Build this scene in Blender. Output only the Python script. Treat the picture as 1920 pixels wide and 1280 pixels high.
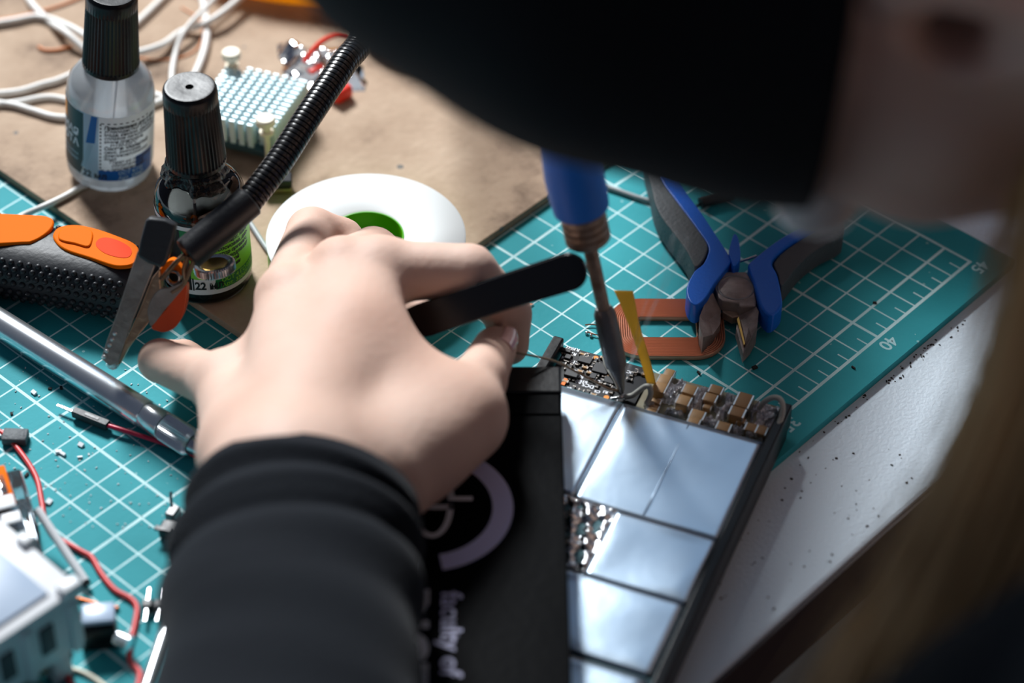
import bpy, bmesh, math, random
import numpy as np
from mathutils import Vector, Matrix

for o in list(bpy.data.objects):
    bpy.data.objects.remove(o)
scene = bpy.context.scene
COL = scene.collection
S = 0.01            # the script works in centimetres on the cutting mat's own grid, Blender in metres
random.seed(7)
RNG = np.random.default_rng(11)

# ------------------------------------------------------------------ camera
CAMF = 4736.68
CAMC = np.array([-31.2577, -48.9565, 53.6582])
CAMR = np.array([[0.67766, -0.73533, 0.00821], [-0.49358, -0.46310, -0.73615], [0.54512, 0.49480, -0.67677]])
cam_d = bpy.data.cameras.new('camera')
cam = bpy.data.objects.new('camera', cam_d)
COL.objects.link(cam)
cam_d.sensor_width = 36.0
cam_d.lens = CAMF / 1920 * 36.0
cam_d.clip_start = 0.02
cam_d.clip_end = 50
m = Matrix.Identity(4)
for i in range(3):
    m[i][0] = CAMR[0][i]; m[i][1] = -CAMR[1][i]; m[i][2] = -CAMR[2][i]; m[i][3] = CAMC[i] * S
cam.matrix_world = m
cam_d.dof.use_dof = True
cam_d.dof.focus_distance = 0.785
cam_d.dof.aperture_fstop = 5.8
scene.camera = cam

# ------------------------------------------------------------------ light and exposure
scene.view_settings.view_transform = 'Standard'
scene.view_settings.look = 'None'
scene.view_settings.gamma = 1.0
scene.view_settings.use_curve_mapping = False
scene.view_settings.exposure = 0.0
world = bpy.data.worlds.new('room'); scene.world = world
world.use_nodes = True
bgn = world.node_tree.nodes['Background']
bgn.inputs['Color'].default_value = (0.48, 0.57, 0.82, 1)
bgn.inputs['Strength'].default_value = 0.12

def area(name, az, el, dist, sx, sy, power, color, target=(8, -9, 1)):
    d = bpy.data.lights.new(name, 'AREA'); d.shape = 'RECTANGLE'
    d.size = sx; d.size_y = sy; d.energy = power; d.color = color
    o = bpy.data.objects.new(name, d); COL.objects.link(o)
    a, e = math.radians(az), math.radians(el)
    v = Vector((math.cos(a) * math.cos(e), math.sin(a) * math.cos(e), math.sin(e)))
    t = Vector(target) * S
    o.location = t + v * dist
    o.rotation_euler = (-v).to_track_quat('-Z', 'Y').to_euler()
    return o
area('window_daylight', 64, 41, 2.4, 0.55, 0.60, 112, (0.95, 0.98, 1.0))
area('side_window_daylight', 30, 42, 3.0, 1.5, 1.3, 4.6, (0.58, 0.78, 1.0))


# ------------------------------------------------------------------ helpers
def ray(x, y):
    return CAMR.T @ np.array([(x - 960) / CAMF, (y - 640) / CAMF, 1.0])
def G(x, y, h=0.0):
    """the point of the plane z = h (cm) seen at a photo pixel: used to read off real places on the mat"""
    d = ray(x, y); return CAMC + d * ((h - CAMC[2]) / d[2])
def Dp(x, y, depth):
    return CAMC + ray(x, y) * depth

def lin(h):
    h = h.lstrip('#')
    c = [int(h[i:i + 2], 16) / 255 for i in (0, 2, 4)]
    return tuple((x / 12.92 if x <= 0.04045 else ((x + 0.055) / 1.055) ** 2.4) for x in c) + (1.0,)

MATS = {}
def mat(name, col, rough=0.5, metal=0.0, spec=0.5, trans=0.0, ior=1.45, noise=None, bump=None, sss=0.0, coat=0.0, sheen=0.0, alpha=1.0):
    """noise=(scale, colour2, contrast 0..1), bump=(scale, strength, detail)"""
    mt = bpy.data.materials.new(name); mt.use_nodes = True
    nt = mt.node_tree; b = nt.nodes['Principled BSDF']
    c = lin(col) if isinstance(col, str) else tuple(col) + (1.0,)
    b.inputs['Base Color'].default_value = c
    b.inputs['Roughness'].default_value = rough
    b.inputs['Metallic'].default_value = metal
    b.inputs['Specular IOR Level'].default_value = spec
    b.inputs['Transmission Weight'].default_value = trans
    b.inputs['IOR'].default_value = ior
    b.inputs['Coat Weight'].default_value = coat
    b.inputs['Sheen Weight'].default_value = sheen
    b.inputs['Alpha'].default_value = alpha
    if sss:
        b.inputs['Subsurface Weight'].default_value = sss
        b.inputs['Subsurface Radius'].default_value = (1.0, 0.35, 0.2)
        b.inputs['Subsurface Scale'].default_value = 0.004
    tc = nt.nodes.new('ShaderNodeTexCoord')
    if noise:
        n = nt.nodes.new('ShaderNodeTexNoise'); n.inputs['Scale'].default_value = noise[0]; n.inputs['Detail'].default_value = 6
        nt.links.new(tc.outputs['Object'], n.inputs['Vector'])
        r = nt.nodes.new('ShaderNodeValToRGB')
        r.color_ramp.elements[0].position = 0.5 - noise[2] / 2; r.color_ramp.elements[1].position = 0.5 + noise[2] / 2
        r.color_ramp.elements[0].color = c; r.color_ramp.elements[1].color = lin(noise[1])
        nt.links.new(n.outputs['Fac'], r.inputs['Fac']); nt.links.new(r.outputs['Color'], b.inputs['Base Color'])
    if bump:
        n2 = nt.nodes.new('ShaderNodeTexNoise'); n2.inputs['Scale'].default_value = bump[0]; n2.inputs['Detail'].default_value = bump[2] if len(bump) > 2 else 3
        nt.links.new(tc.outputs['Object'], n2.inputs['Vector'])
        bp = nt.nodes.new('ShaderNodeBump'); bp.inputs['Strength'].default_value = bump[1]; bp.inputs['Distance'].default_value = 0.001
        nt.links.new(n2.outputs['Fac'], bp.inputs['Height']); nt.links.new(bp.outputs['Normal'], b.inputs['Normal'])
    MATS[name] = mt
    return mt

class MB:
    """collects shapes (cm) and links them as ONE mesh object"""
    def __init__(s): s.v = []; s.f = []
    def add(s, vs, fs, M=None):
        o = len(s.v)
        for p in vs:
            p = Vector(p)
            s.v.append(tuple(M @ p) if M else tuple(p))
        for f in fs: s.f.append(tuple(i + o for i in f))
        return s
    def box(s, c, d, M=None):
        x, y, z = c; a, b, e = d[0] / 2, d[1] / 2, d[2] / 2
        vs = [(x + i * a, y + j * b, z + k * e) for k in (-1, 1) for j in (-1, 1) for i in (-1, 1)]
        return s.add(vs, [(0, 2, 3, 1), (4, 5, 7, 6), (0, 1, 5, 4), (2, 6, 7, 3), (0, 4, 6, 2), (1, 3, 7, 5)], M)
    def rbox(s, c, d, r, seg=3, M=None):
        bm = bmesh.new(); bmesh.ops.create_cube(bm, size=1.0)
        for v in bm.verts: v.co = Vector((v.co.x * d[0], v.co.y * d[1], v.co.z * d[2]))
        bmesh.ops.bevel(bm, geom=bm.edges[:], offset=r, segments=seg, profile=0.5, affect='EDGES')
        bm.verts.index_update()
        vs = [v.co + Vector(c) for v in bm.verts]; fs = [[v.index for v in f.verts] for f in bm.faces]
        bm.free(); return s.add(vs, fs, M)
    def lathe(s, prof, n=32, M=None, rf=None):
        vs = []; fs = []; rings = []
        for (r, z) in prof:
            if r < 1e-5: rings.append([len(vs)]); vs.append((0, 0, z))
            else:
                idx = []
                for k in range(n):
                    a = 2 * math.pi * k / n; rr = rf(r, z, a) if rf else r
                    idx.append(len(vs)); vs.append((rr * math.cos(a), rr * math.sin(a), z))
                rings.append(idx)
        for A, B in zip(rings, rings[1:]):
            if len(A) == 1 and len(B) == 1: continue
            for k in range(n):
                k2 = (k + 1) % n
                if len(A) == 1: fs.append((A[0], B[k2], B[k]))
                elif len(B) == 1: fs.append((A[k], A[k2], B[0]))
                else: fs.append((A[k], A[k2], B[k2], B[k]))
        return s.add(vs, fs, M)
    def cyl(s, p0, p1, r0, r1=None, n=20, M=None):
        r1 = r0 if r1 is None else r1
        p0 = Vector(p0); p1 = Vector(p1); L = (p1 - p0).length
        Q = Matrix.Translation(p0) @ (p1 - p0).to_track_quat('Z', 'Y').to_matrix().to_4x4()
        return s.lathe([(0, 0), (r0, 0), (r1, L), (0, L)], n, (M @ Q) if M else Q)
    def tube(s, pts, r, n=10, smooth=0, M=None, flat=1.0, up=None):
        P = [Vector(p) for p in pts]
        if smooth: P = catmull(P, smooth)
        R = r if hasattr(r, '__len__') else [r] * len(P)
        if len(R) != len(P):
            R = [float(np.interp(i / (len(P) - 1), np.linspace(0, 1, len(R)), R)) for i in range(len(P))]
        t0 = (P[1] - P[0]).normalized()
        nrm = (Vector(up) if up else (Vector((0, 0, 1)) if abs(t0.z) < 0.9 else Vector((1, 0, 0))))
        nrm = (nrm - t0 * nrm.dot(t0)).normalized()
        vs = []; fs = []
        for i, p in enumerate(P):
            t = (P[min(i + 1, len(P) - 1)] - P[max(i - 1, 0)]).normalized()
            nrm = (nrm - t * nrm.dot(t)).normalized(); b = t.cross(nrm)
            for k in range(n):
                a = 2 * math.pi * k / n
                vs.append(p + (nrm * math.cos(a) * flat + b * math.sin(a)) * R[i])
        for i in range(len(P) - 1):
            for k in range(n):
                k2 = (k + 1) % n
                fs.append((i * n + k, i * n + k2, (i + 1) * n + k2, (i + 1) * n + k))
        fs.append(tuple(reversed(range(n)))); e = (len(P) - 1) * n; fs.append(tuple(range(e, e + n)))
        return s.add(vs, fs, M)
    def prism(s, out, z0, z1, M=None):
        n = len(out)
        ar = sum(out[i][0] * out[(i + 1) % n][1] - out[(i + 1) % n][0] * out[i][1] for i in range(n))
        if ar < 0: out = out[::-1]
        vs = [(p[0], p[1], z0) for p in out] + [(p[0], p[1], z1) for p in out]
        fs = [tuple(reversed(range(n))), tuple(range(n, 2 * n))] + [(i, (i + 1) % n, n + (i + 1) % n, n + i) for i in range(n)]
        return s.add(vs, fs, M)
    def sphere(s, c, r, M=None, nu=10, nv=7, sc=(1, 1, 1)):
        prof = [(r * math.sin(math.pi * i / (nv - 1)), -r * math.cos(math.pi * i / (nv - 1))) for i in range(nv)]
        prof[0] = (0, -r); prof[-1] = (0, r)
        Q = Matrix.Translation(Vector(c)) @ Matrix.Diagonal((*sc, 1))
        return s.lathe(prof, nu, (M @ Q) if M else Q)
    def grid(s, fn, nu, nv, M=None):
        vs = [fn(i / nu, j / nv) for j in range(nv + 1) for i in range(nu + 1)]
        fs = [(j * (nu + 1) + i, j * (nu + 1) + i + 1, (j + 1) * (nu + 1) + i + 1, (j + 1) * (nu + 1) + i) for j in range(nv) for i in range(nu)]
        return s.add(vs, fs, M)
    def text(s, body, size, M=None, bold=0.0, bend=None, align='LEFT', xs=1.0, shear=0.0):
        vs, fs = text_mesh(body, size, bold, align, shear)
        vs = [(v[0] * xs, v[1], v[2]) for v in vs]
        if bend: vs = [bend(v) for v in vs]
        return s.add(vs, fs, M)
    def build(s, name, material, parent=None, smooth=40, bevel=None, solid=None, label=None, kind=None, sub=0):
        me = bpy.data.meshes.new(name)
        me.from_pydata([(a * S, b * S, c * S) for a, b, c in s.v], [], s.f)
        me.update()
        if smooth:
            me.shade_smooth()
            if smooth < 180: me.set_sharp_from_angle(angle=math.radians(smooth))
        if isinstance(material, str): material = MATS[material]
        me.materials.append(material)
        o = bpy.data.objects.new(name, me); COL.objects.link(o)
        if parent: o.parent = parent
        if solid:
            md = o.modifiers.new('solid', 'SOLIDIFY'); md.thickness = solid * S; md.offset = 0
        if bevel:
            md = o.modifiers.new('bevel', 'BEVEL'); md.width = bevel[0] * S; md.segments = bevel[1]; md.limit_method = 'ANGLE'; md.angle_limit = math.radians(35)
            md.harden_normals = False
        if sub:
            md = o.modifiers.new('sub', 'SUBSURF'); md.levels = sub; md.render_levels = sub
        if label: o['label'] = label
        if kind: o['kind'] = kind
        return o

def catmull(P, k):
    P = [Vector(p) for p in P]; out = []
    Q = [P[0] * 2 - P[1]] + P + [P[-1] * 2 - P[-2]]
    for i in range(1, len(Q) - 2):
        a, b, c, d = Q[i - 1], Q[i], Q[i + 1], Q[i + 2]
        for j in range(k):
            t = j / k
            out.append(0.5 * ((2 * b) + (c - a) * t + (2 * a - 5 * b + 4 * c - d) * t * t + (3 * b - a - 3 * c + d) * t ** 3))
    out.append(P[-1]); return out

_tc = {}
def text_mesh(body, size, bold=0.0, align='LEFT', shear=0.0):
    key = (body, size, bold, align, shear)
    if key in _tc: return _tc[key]
    cu = bpy.data.curves.new('lettering', 'FONT'); cu.body = body; cu.size = size; cu.offset = bold; cu.align_x = align; cu.resolution_u = 3; cu.shear = shear
    ob = bpy.data.objects.new('lettering', cu); COL.objects.link(ob)
    dg = bpy.context.evaluated_depsgraph_get()
    me = bpy.data.meshes.new_from_object(ob.evaluated_get(dg))
    r = ([tuple(v.co) for v in me.vertices], [tuple(p.vertices) for p in me.polygons])
    bpy.data.objects.remove(ob); bpy.data.curves.remove(cu); bpy.data.meshes.remove(me)
    _tc[key] = r; return r

def thing(name, label, cat, M=None, group=None):
    o = bpy.data.objects.new(name, None); COL.objects.link(o); o.empty_display_size = 0.01
    if M is not None:
        M = M.copy(); M.translation = M.translation * S
        o.matrix_world = M
    o['label'] = label; o['category'] = cat
    if group: o['group'] = group
    return o
def tag(o, label, cat, group=None, kind=None):
    o['label'] = label; o['category'] = cat
    if group: o['group'] = group
    if kind: o['kind'] = kind
    return o
def copy_part(o, parent, M=None):
    c = o.copy(); COL.objects.link(c); c.parent = parent
    if M is not None:
        M = M.copy(); M.translation = M.translation * S; c.matrix_local = M
    return c
def frame(origin, xdir, zdir=(0, 0, 1)):
    """local axes at origin: x along xdir, z as near zdir as can be (cm)"""
    x = Vector(xdir).normalized(); z = Vector(zdir); z = (z - x * z.dot(x)).normalized(); y = z.cross(x)
    M = Matrix.Identity(4)
    for i in range(3): M[i][0] = x[i]; M[i][1] = y[i]; M[i][2] = z[i]; M[i][3] = origin[i]
    return M

# ------------------------------------------------------------------ materials
mat('desk_white', '#dcebf5', 0.45, noise=(9, '#d2e1ed', 0.5), bump=(900, 0.25, 2))
mat('desk_edge', '#3a2f30', 0.6)
mat('desk_leg', '#33343a', 0.5, 0.6)
mat('floor_dark', '#2a211e', 0.7, noise=(12, '#1d1816', 0.5))
mat('fibreboard', '#b59a82', 0.8, noise=(28, '#8d7660', 0.55), bump=(300, 0.3, 5))
mat('black_plastic', '#0a0b0e', 0.34, spec=0.3, bump=(400, 0.06, 2))
mat('lid_black', '#050608', 0.5, spec=0.03, bump=(300, 0.1, 3))
mat('black_gloss', '#0b0b0e', 0.26)
mat('black_satin', '#15161a', 0.42, bump=(700, 0.1, 2))
mat('black_rubber', '#1e2126', 0.5, bump=(500, 0.15, 3))
mat('tar', '#0a0807', 0.18, bump=(500, 0.9, 5))
mat('glass_clear', '#f4faff', 0.03, trans=1.0, ior=1.45)
mat('glass_milky', '#e6eef4', 0.12, trans=0.75, ior=1.4)
mat('liquid_clear', '#f2f7fa', 0.02, trans=1.0, ior=1.33)
mat('liquid_rosin', '#140c07', 0.08)
mat('paper_white', '#e9edf0', 0.5)
mat('paper_dark', '#12303a', 0.45)
mat('paper_black', '#1c0f0c', 0.4)
mat('print_blue', '#1668b8', 0.45)
mat('print_lightblue', '#a9c6da', 0.45)
mat('print_green', '#0f7a3f', 0.45)
mat('print_lime', '#7fce2e', 0.45)
mat('print_orange', '#f0901c', 0.45)
mat('ink', '#16181c', 0.5)
mat('ink_white', '#e8ecf4', 0.45)
mat('print_lavender', '#cfcff2', 0.5)
mat('ink_mat', '#a9d6da', 0.5)
mat('orange_plastic', '#ea6f0c', 0.6, spec=0.05)
mat('orange_deep', '#f23e06', 0.6, spec=0.1)
mat('orange_paddle', '#d94e12', 0.35, noise=(60, '#c0430f', 0.6))
mat('steel', '#b8bcc2', 0.22, 1.0, bump=(300, 0.08, 3))
mat('steel_bright', '#e2e6ea', 0.24, 0.9)
mat('steel_dull', '#a39e98', 0.45, 0.6, noise=(120, '#6b625a', 0.6), bump=(400, 0.3, 4))
mat('steel_brown', '#b59a80', 0.35, 0.7, noise=(150, '#7a5f48', 0.5), bump=(400, 0.3, 4))
mat('steel_dark', '#8a8a8c', 0.42, 0.5, noise=(90, '#5a5857', 0.6), bump=(500, 0.25, 4))
mat('steel_rusty', '#c2b2a2', 0.4, 0.45, noise=(200, '#7a6350', 0.6), bump=(600, 0.4, 4))
mat('jaw_steel', '#a89c98', 0.55, 0.25, noise=(200, '#6e6360', 0.5), bump=(800, 0.2, 3))
mat('brass', '#c79a52', 0.25, 1.0)
mat('white_disc', '#d2d6d5', 0.5)
mat('green_core', '#4fa800', 0.35)
mat('green_side', '#7ed23a', 0.4)
mat('amber_tape', '#e08a06', 0.25, coat=0.3)
mat('amber_core', '#dcdfe2', 0.5)
mat('alu', '#c9dde0', 0.25, 1.0)
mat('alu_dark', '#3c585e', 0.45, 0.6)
mat('nylon', '#efe6cf', 0.4)
mat('red_plastic', '#e8321e', 0.35)
mat('cable_white', '#e9e7e2', 0.45)
mat('cable_grey', '#9aa0a3', 0.45)
mat('cable_orange', '#e0884c', 0.5)
mat('cable_red', '#d2393a', 0.38)
mat('cable_crimson', '#c3123e', 0.35)
mat('copper', '#d29a80', 0.38, 0.35)
mat('copper_wire', '#b5653c', 0.35, 0.9)
mat('tinned', '#cfd2d2', 0.3, 1.0, bump=(900, 0.5, 4))
mat('kapton', '#e8c24a', 0.28, spec=0.6, coat=0.3)
mat('pcb_black', '#0d0f14', 0.35)
mat('chip_black', '#1b1c20', 0.45)
mat('ceramic_tan', '#b08c60', 0.5, noise=(90, '#a17a4c', 0.7))
mat('ceramic_end', '#d6d4d0', 0.3, 1.0)
mat('board_olive', '#6b6148', 0.5, noise=(150, '#8d8a74', 0.6))
mat('wire_pale', '#b9bcb6', 0.55, noise=(80, '#8f8d84', 0.7))
mat('plastic_white', '#dfe1e4', 0.4)
mat('plastic_bluegrey', '#b4c3d6', 0.3, noise=(40, '#8fa3bd', 0.6))
mat('tool_blue', '#0866d6', 0.38, bump=(900, 0.12, 2))
mat('iron_blue', '#1f7ce8', 0.5, bump=(700, 0.15, 3))
mat('grip_grey', '#4a5054', 0.6, bump=(900, 0.3, 3))
mat('knit_black', '#08090d', 0.9, spec=0.2, sheen=0.04, bump=(450, 0.6, 3))
mat('sleeve_black', '#0d1219', 0.88, spec=0.15, sheen=0.05, bump=(700, 0.35, 3))
mat('skin', '#d9bcac', 0.58, spec=0.3, sss=0.12, noise=(26, '#cda592', 0.6), bump=(380, 0.15, 4))
mat('nail', '#e2b3ab', 0.16, coat=0.5)
mat('hair_brown', '#e2ba82', 0.4, noise=(30, '#9a7850', 0.7))
mat('eye_white', '#e8e4e0', 0.2)
mat('bag_clear', '#ffffff', 0.08, trans=1.0, ior=1.08)
mat('clear_plastic', '#f4f8fa', 0.04, trans=1.0, ior=1.35)
mat('crumb_dark', '#2b2523', 0.8)
mat('crumb_pale', '#b9c6c8', 0.6)

def foil_material(name, col, rough, scale, strength, dist=0.002):
    mt = bpy.data.materials.new(name); mt.use_nodes = True; nt = mt.node_tree; b = nt.nodes['Principled BSDF']
    b.inputs['Base Color'].default_value = lin(col); b.inputs['Metallic'].default_value = 1.0; b.inputs['Roughness'].default_value = rough
    tc = nt.nodes.new('ShaderNodeTexCoord')
    n = nt.nodes.new('ShaderNodeTexNoise'); n.inputs['Scale'].default_value = scale; n.inputs['Detail'].default_value = 3
    nt.links.new(tc.outputs['Object'], n.inputs['Vector'])
    bp = nt.nodes.new('ShaderNodeBump'); bp.inputs['Strength'].default_value = strength; bp.inputs['Distance'].default_value = dist
    nt.links.new(n.outputs['Fac'], bp.inputs['Height']); nt.links.new(bp.outputs['Normal'], b.inputs['Normal'])
    MATS[name] = mt
foil_material('foil', '#bccfe0', 0.34, 40, 0.25, 0.0015)
foil_material('foil_crumpled', '#e6e9ec', 0.16, 160, 0.8, 0.003)
foil_material('solder', '#e6e6ea', 0.34, 500, 1.0, 0.002)
MATS['solder'].node_tree.nodes['Principled BSDF'].inputs['Metallic'].default_value = 0.75

def thin_glass(name, tint, gloss=0.9, milky=0.0, rough=0.03):
    """thin clear wall: straight-through light, fresnel mirror, optional milky share"""
    mt = bpy.data.materials.new(name); mt.use_nodes = True; nt = mt.node_tree; N = nt.nodes.new; L = nt.links.new
    nt.nodes.remove(nt.nodes['Principled BSDF']); out = nt.nodes['Material Output']
    tr = N('ShaderNodeBsdfTransparent'); tr.inputs[0].default_value = lin(tint)
    gl = N('ShaderNodeBsdfGlossy'); gl.inputs['Roughness'].default_value = rough
    fr = N('ShaderNodeFresnel'); fr.inputs[0].default_value = 1.5
    mu = N('ShaderNodeMath'); mu.operation = 'MULTIPLY'; mu.inputs[1].default_value = gloss; L(fr.outputs[0], mu.inputs[0])
    base = tr.outputs[0]
    if milky:
        df = N('ShaderNodeBsdfDiffuse'); df.inputs[0].default_value = lin('#f2f6fa')
        tl = N('ShaderNodeBsdfTranslucent'); tl.inputs[0].default_value = lin('#f2f6fa')
        a = N('ShaderNodeMixShader'); a.inputs[0].default_value = 0.7; L(df.outputs[0], a.inputs[1]); L(tl.outputs[0], a.inputs[2])
        b = N('ShaderNodeMixShader'); b.inputs[0].default_value = milky; L(tr.outputs[0], b.inputs[1]); L(a.outputs[0], b.inputs[2]); base = b.outputs[0]
    mx = N('ShaderNodeMixShader'); L(mu.outputs[0], mx.inputs[0]); L(base, mx.inputs[1]); L(gl.outputs[0], mx.inputs[2])
    L(mx.outputs[0], out.inputs[0]); MATS[name] = mt
thin_glass('glass_milky', '#fafcfd', 1.0, 0.68)
thin_glass('glass_clear', '#eef4f2', 1.0)
thin_glass('liquid_clear', '#f8fbfd', 0.2, 0.06)
thin_glass('bag_clear', '#f8fafa', 1.8, 0.32, 0.06)
thin_glass('clear_plastic', '#eef3f6', 1.2, 0.12)
def backlit_paper(name, col, share=0.4):
    mt = bpy.data.materials.new(name); mt.use_nodes = True; nt = mt.node_tree; N = nt.nodes.new; L = nt.links.new
    b = nt.nodes['Principled BSDF']; b.inputs['Base Color'].default_value = lin(col); b.inputs['Roughness'].default_value = 0.45
    tl = N('ShaderNodeBsdfTranslucent'); tl.inputs[0].default_value = lin(col)
    mx = N('ShaderNodeMixShader'); mx.inputs[0].default_value = share; L(b.outputs[0], mx.inputs[1]); L(tl.outputs[0], mx.inputs[2])
    L(mx.outputs[0], nt.nodes['Material Output'].inputs[0]); MATS[name] = mt
backlit_paper('label_film', '#eef2f4', 0.5)
backlit_paper('label_pale', '#bfd6e6', 0.45)
backlit_paper('label_blue', '#1668b8', 0.3)
backlit_paper('kapton', '#f0d068', 0.5)
backlit_paper('amber_tape', '#f2a012', 0.65)
backlit_paper('amber_core', '#eceae4', 0.7)
thin_glass('smoke', '#ffffff', 0.0, 0.05)
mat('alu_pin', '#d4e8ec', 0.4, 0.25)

def mat_material():
    """teal cutting mat: printed 1 cm grid, heavier every 5 cm, edge ruler, light scuffs (object space, metres)"""
    mt = bpy.data.materials.new('cutting_mat'); mt.use_nodes = True; nt = mt.node_tree; b = nt.nodes['Principled BSDF']
    N = nt.nodes.new; L = nt.links.new
    tc = N('ShaderNodeTexCoord'); sp = N('ShaderNodeSeparateXYZ'); L(tc.outputs['Object'], sp.inputs[0])
    def M(op, a, c=None, d=None):
        n = N('ShaderNodeMath'); n.operation = op
        for i, x in enumerate((a, c, d)):
            if x is None: continue
            if isinstance(x, (int, float)): n.inputs[i].default_value = x
            else: L(x, n.inputs[i])
        return n.outputs[0]
    X = M('MULTIPLY', sp.outputs[0], 100.0); Y = M('MULTIPLY', sp.outputs[1], 100.0)
    def near(c, period, off, half):       # within half of off + k*period
        q = M('DIVIDE', M('SUBTRACT', c, off), period)
        fr = M('SUBTRACT', q, M('ROUND', q))
        return M('LESS_THAN', M('MULTIPLY', M('ABSOLUTE', fr), period), half)
    def between(c, a, z): return M('MULTIPLY', M('GREATER_THAN', c, a), M('LESS_THAN', c, z))
    inx = between(X, -20.05, 25.05); iny = between(Y, -18.06, 13.06)
    grid = M('MAXIMUM', M('MAXIMUM', near(X, 1.0, 0.0, 0.028), near(Y, 1.0, 0.0, 0.028)), M('MAXIMUM', near(X, 5.0, 0.0, 0.05), near(Y, 5.0, -2.0, 0.05)))
    edge = M('MAXIMUM', near(Y, 200.0, -18.0, 0.055), near(Y, 200.0, 13.0, 0.055))
    tick = M('MULTIPLY', near(X, 1.0, 0.5, 0.026), between(Y, -18.0, -17.55))
    lines = M('MULTIPLY', M('MULTIPLY', M('MAXIMUM', M('MAXIMUM', grid, edge), tick), inx), iny)
    # worn print
    n1 = N('ShaderNodeTexNoise'); n1.inputs['Scale'].default_value = 60; n1.inputs['Detail'].default_value = 5; L(tc.outputs['Object'], n1.inputs['Vector'])
    wear = N('ShaderNodeMapRange'); wear.inputs[1].default_value = 0.3; wear.inputs[2].default_value = 0.55; wear.inputs[3].default_value = 0.72; wear.inputs[4].default_value = 1.0
    L(n1.outputs['Fac'], wear.inputs[0])
    n2 = N('ShaderNodeTexNoise'); n2.inputs['Scale'].default_value = 14; n2.inputs['Detail'].default_value = 6; L(tc.outputs['Object'], n2.inputs['Vector'])
    base = N('ShaderNodeValToRGB'); base.color_ramp.elements[0].position = 0.35; base.color_ramp.elements[1].position = 0.68
    base.color_ramp.elements[0].color = lin('#24868e'); base.color_ramp.elements[1].color = lin('#389fa8')
    L(n2.outputs['Fac'], base.inputs['Fac'])
    # fine pale scuffs
    v = N('ShaderNodeTexVoronoi'); v.inputs['Scale'].default_value = 260; L(tc.outputs['Object'], v.inputs['Vector'])
    spk = M('MULTIPLY', M('LESS_THAN', v.outputs['Distance'], 0.13), M('GREATER_THAN', n1.outputs['Fac'], 0.6))
    mixs = N('ShaderNodeMix'); mixs.data_type = 'RGBA'; L(M('MULTIPLY', spk, 0.6), mixs.inputs[0]); L(base.outputs['Color'], mixs.inputs[6]); mixs.inputs[7].default_value = lin('#a5cfd0')
    mix = N('ShaderNodeMix'); mix.data_type = 'RGBA'; L(M('MULTIPLY', lines, wear.outputs[0]), mix.inputs[0]); L(mixs.outputs[2], mix.inputs[6]); mix.inputs[7].default_value = lin('#c4e4e6')
    L(mix.outputs[2], b.inputs['Base Color'])
    b.inputs['Roughness'].default_value = 0.62; b.inputs['Specular IOR Level'].default_value = 0.12
    bp = N('ShaderNodeBump'); bp.inputs['Strength'].default_value = 0.15; bp.inputs['Distance'].default_value = 0.0005
    n3 = N('ShaderNodeTexNoise'); n3.inputs['Scale'].default_value = 700; L(tc.outputs['Object'], n3.inputs['Vector']); L(n3.outputs['Fac'], bp.inputs['Height']); L(bp.outputs['Normal'], b.inputs['Normal'])
    MATS['cutting_mat'] = mt
mat_material()

def kraft_material():
    mt = MATS['fibreboard']; nt = mt.node_tree; b = nt.nodes['Principled BSDF']; N = nt.nodes.new; L = nt.links.new
    tc = N('ShaderNodeTexCoord')
    a = N('ShaderNodeTexNoise'); a.inputs['Scale'].default_value = 20; a.inputs['Detail'].default_value = 8; a.inputs['Roughness'].default_value = 0.65; L(tc.outputs['Object'], a.inputs['Vector'])
    r = N('ShaderNodeValToRGB'); e = r.color_ramp.elements
    e[0].position = 0.32; e[0].color = lin('#6a5442'); e[1].position = 0.62; e[1].color = lin('#b79f88')
    x = r.color_ramp.elements.new(0.46); x.color = lin('#a58c75')
    x = r.color_ramp.elements.new(0.8); x.color = lin('#c9b5a0')
    L(a.outputs['Fac'], r.inputs['Fac'])
    v = N('ShaderNodeTexVoronoi'); v.inputs['Scale'].default_value = 55; L(tc.outputs['Object'], v.inputs['Vector'])
    st = N('ShaderNodeMath'); st.operation = 'LESS_THAN'; st.inputs[1].default_value = 0.07; L(v.outputs['Distance'], st.inputs[0])
    mx = N('ShaderNodeMix'); mx.data_type = 'RGBA'; L(st.outputs[0], mx.inputs[0]); L(r.outputs['Color'], mx.inputs[6]); mx.inputs[7].default_value = lin('#6d6a66')
    L(mx.outputs[2], b.inputs['Base Color'])
kraft_material()

def loc_px(M, pts, off=0.0):
    """outline points given as photo pixels -> coordinates in the plane z = off of a thing's own frame"""
    Mi = M.inverted(); c = Mi @ Vector(CAMC); out = []
    for (x, y) in pts:
        d = Mi.to_3x3() @ Vector(ray(x, y)); t = (off - c.z) / d.z
        p = c + d * t; out.append((p.x, p.y))
    return out
def rounded(pts, k=4):
    """closed smooth outline through the given points"""
    n = len(pts); out = []
    for i in range(n):
        a, b, c, d = [np.array(pts[(i + j) % n], float) for j in (-1, 0, 1, 2)]
        for j in range(k):
            t = j / k
            out.append(tuple(0.5 * (2 * b + (c - a) * t + (2 * a - 5 * b + 4 * c - d) * t * t + (3 * b - a - 3 * c + d) * t ** 3)))
    return out
I4 = Matrix.Identity(4)
def T(x, y, z=0): return Matrix.Translation((x, y, z))
def RZ(a): return Matrix.Rotation(math.radians(a), 4, 'Z')
def RX(a): return Matrix.Rotation(math.radians(a), 4, 'X')
def RY(a): return Matrix.Rotation(math.radians(a), 4, 'Y')

# ================================================================== the setting
fl = MB(); fl.box((20, 0, -76), (500, 500, 2)); fl = fl.build('floor', 'floor_dark', smooth=0); fl['kind'] = 'structure'

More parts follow.
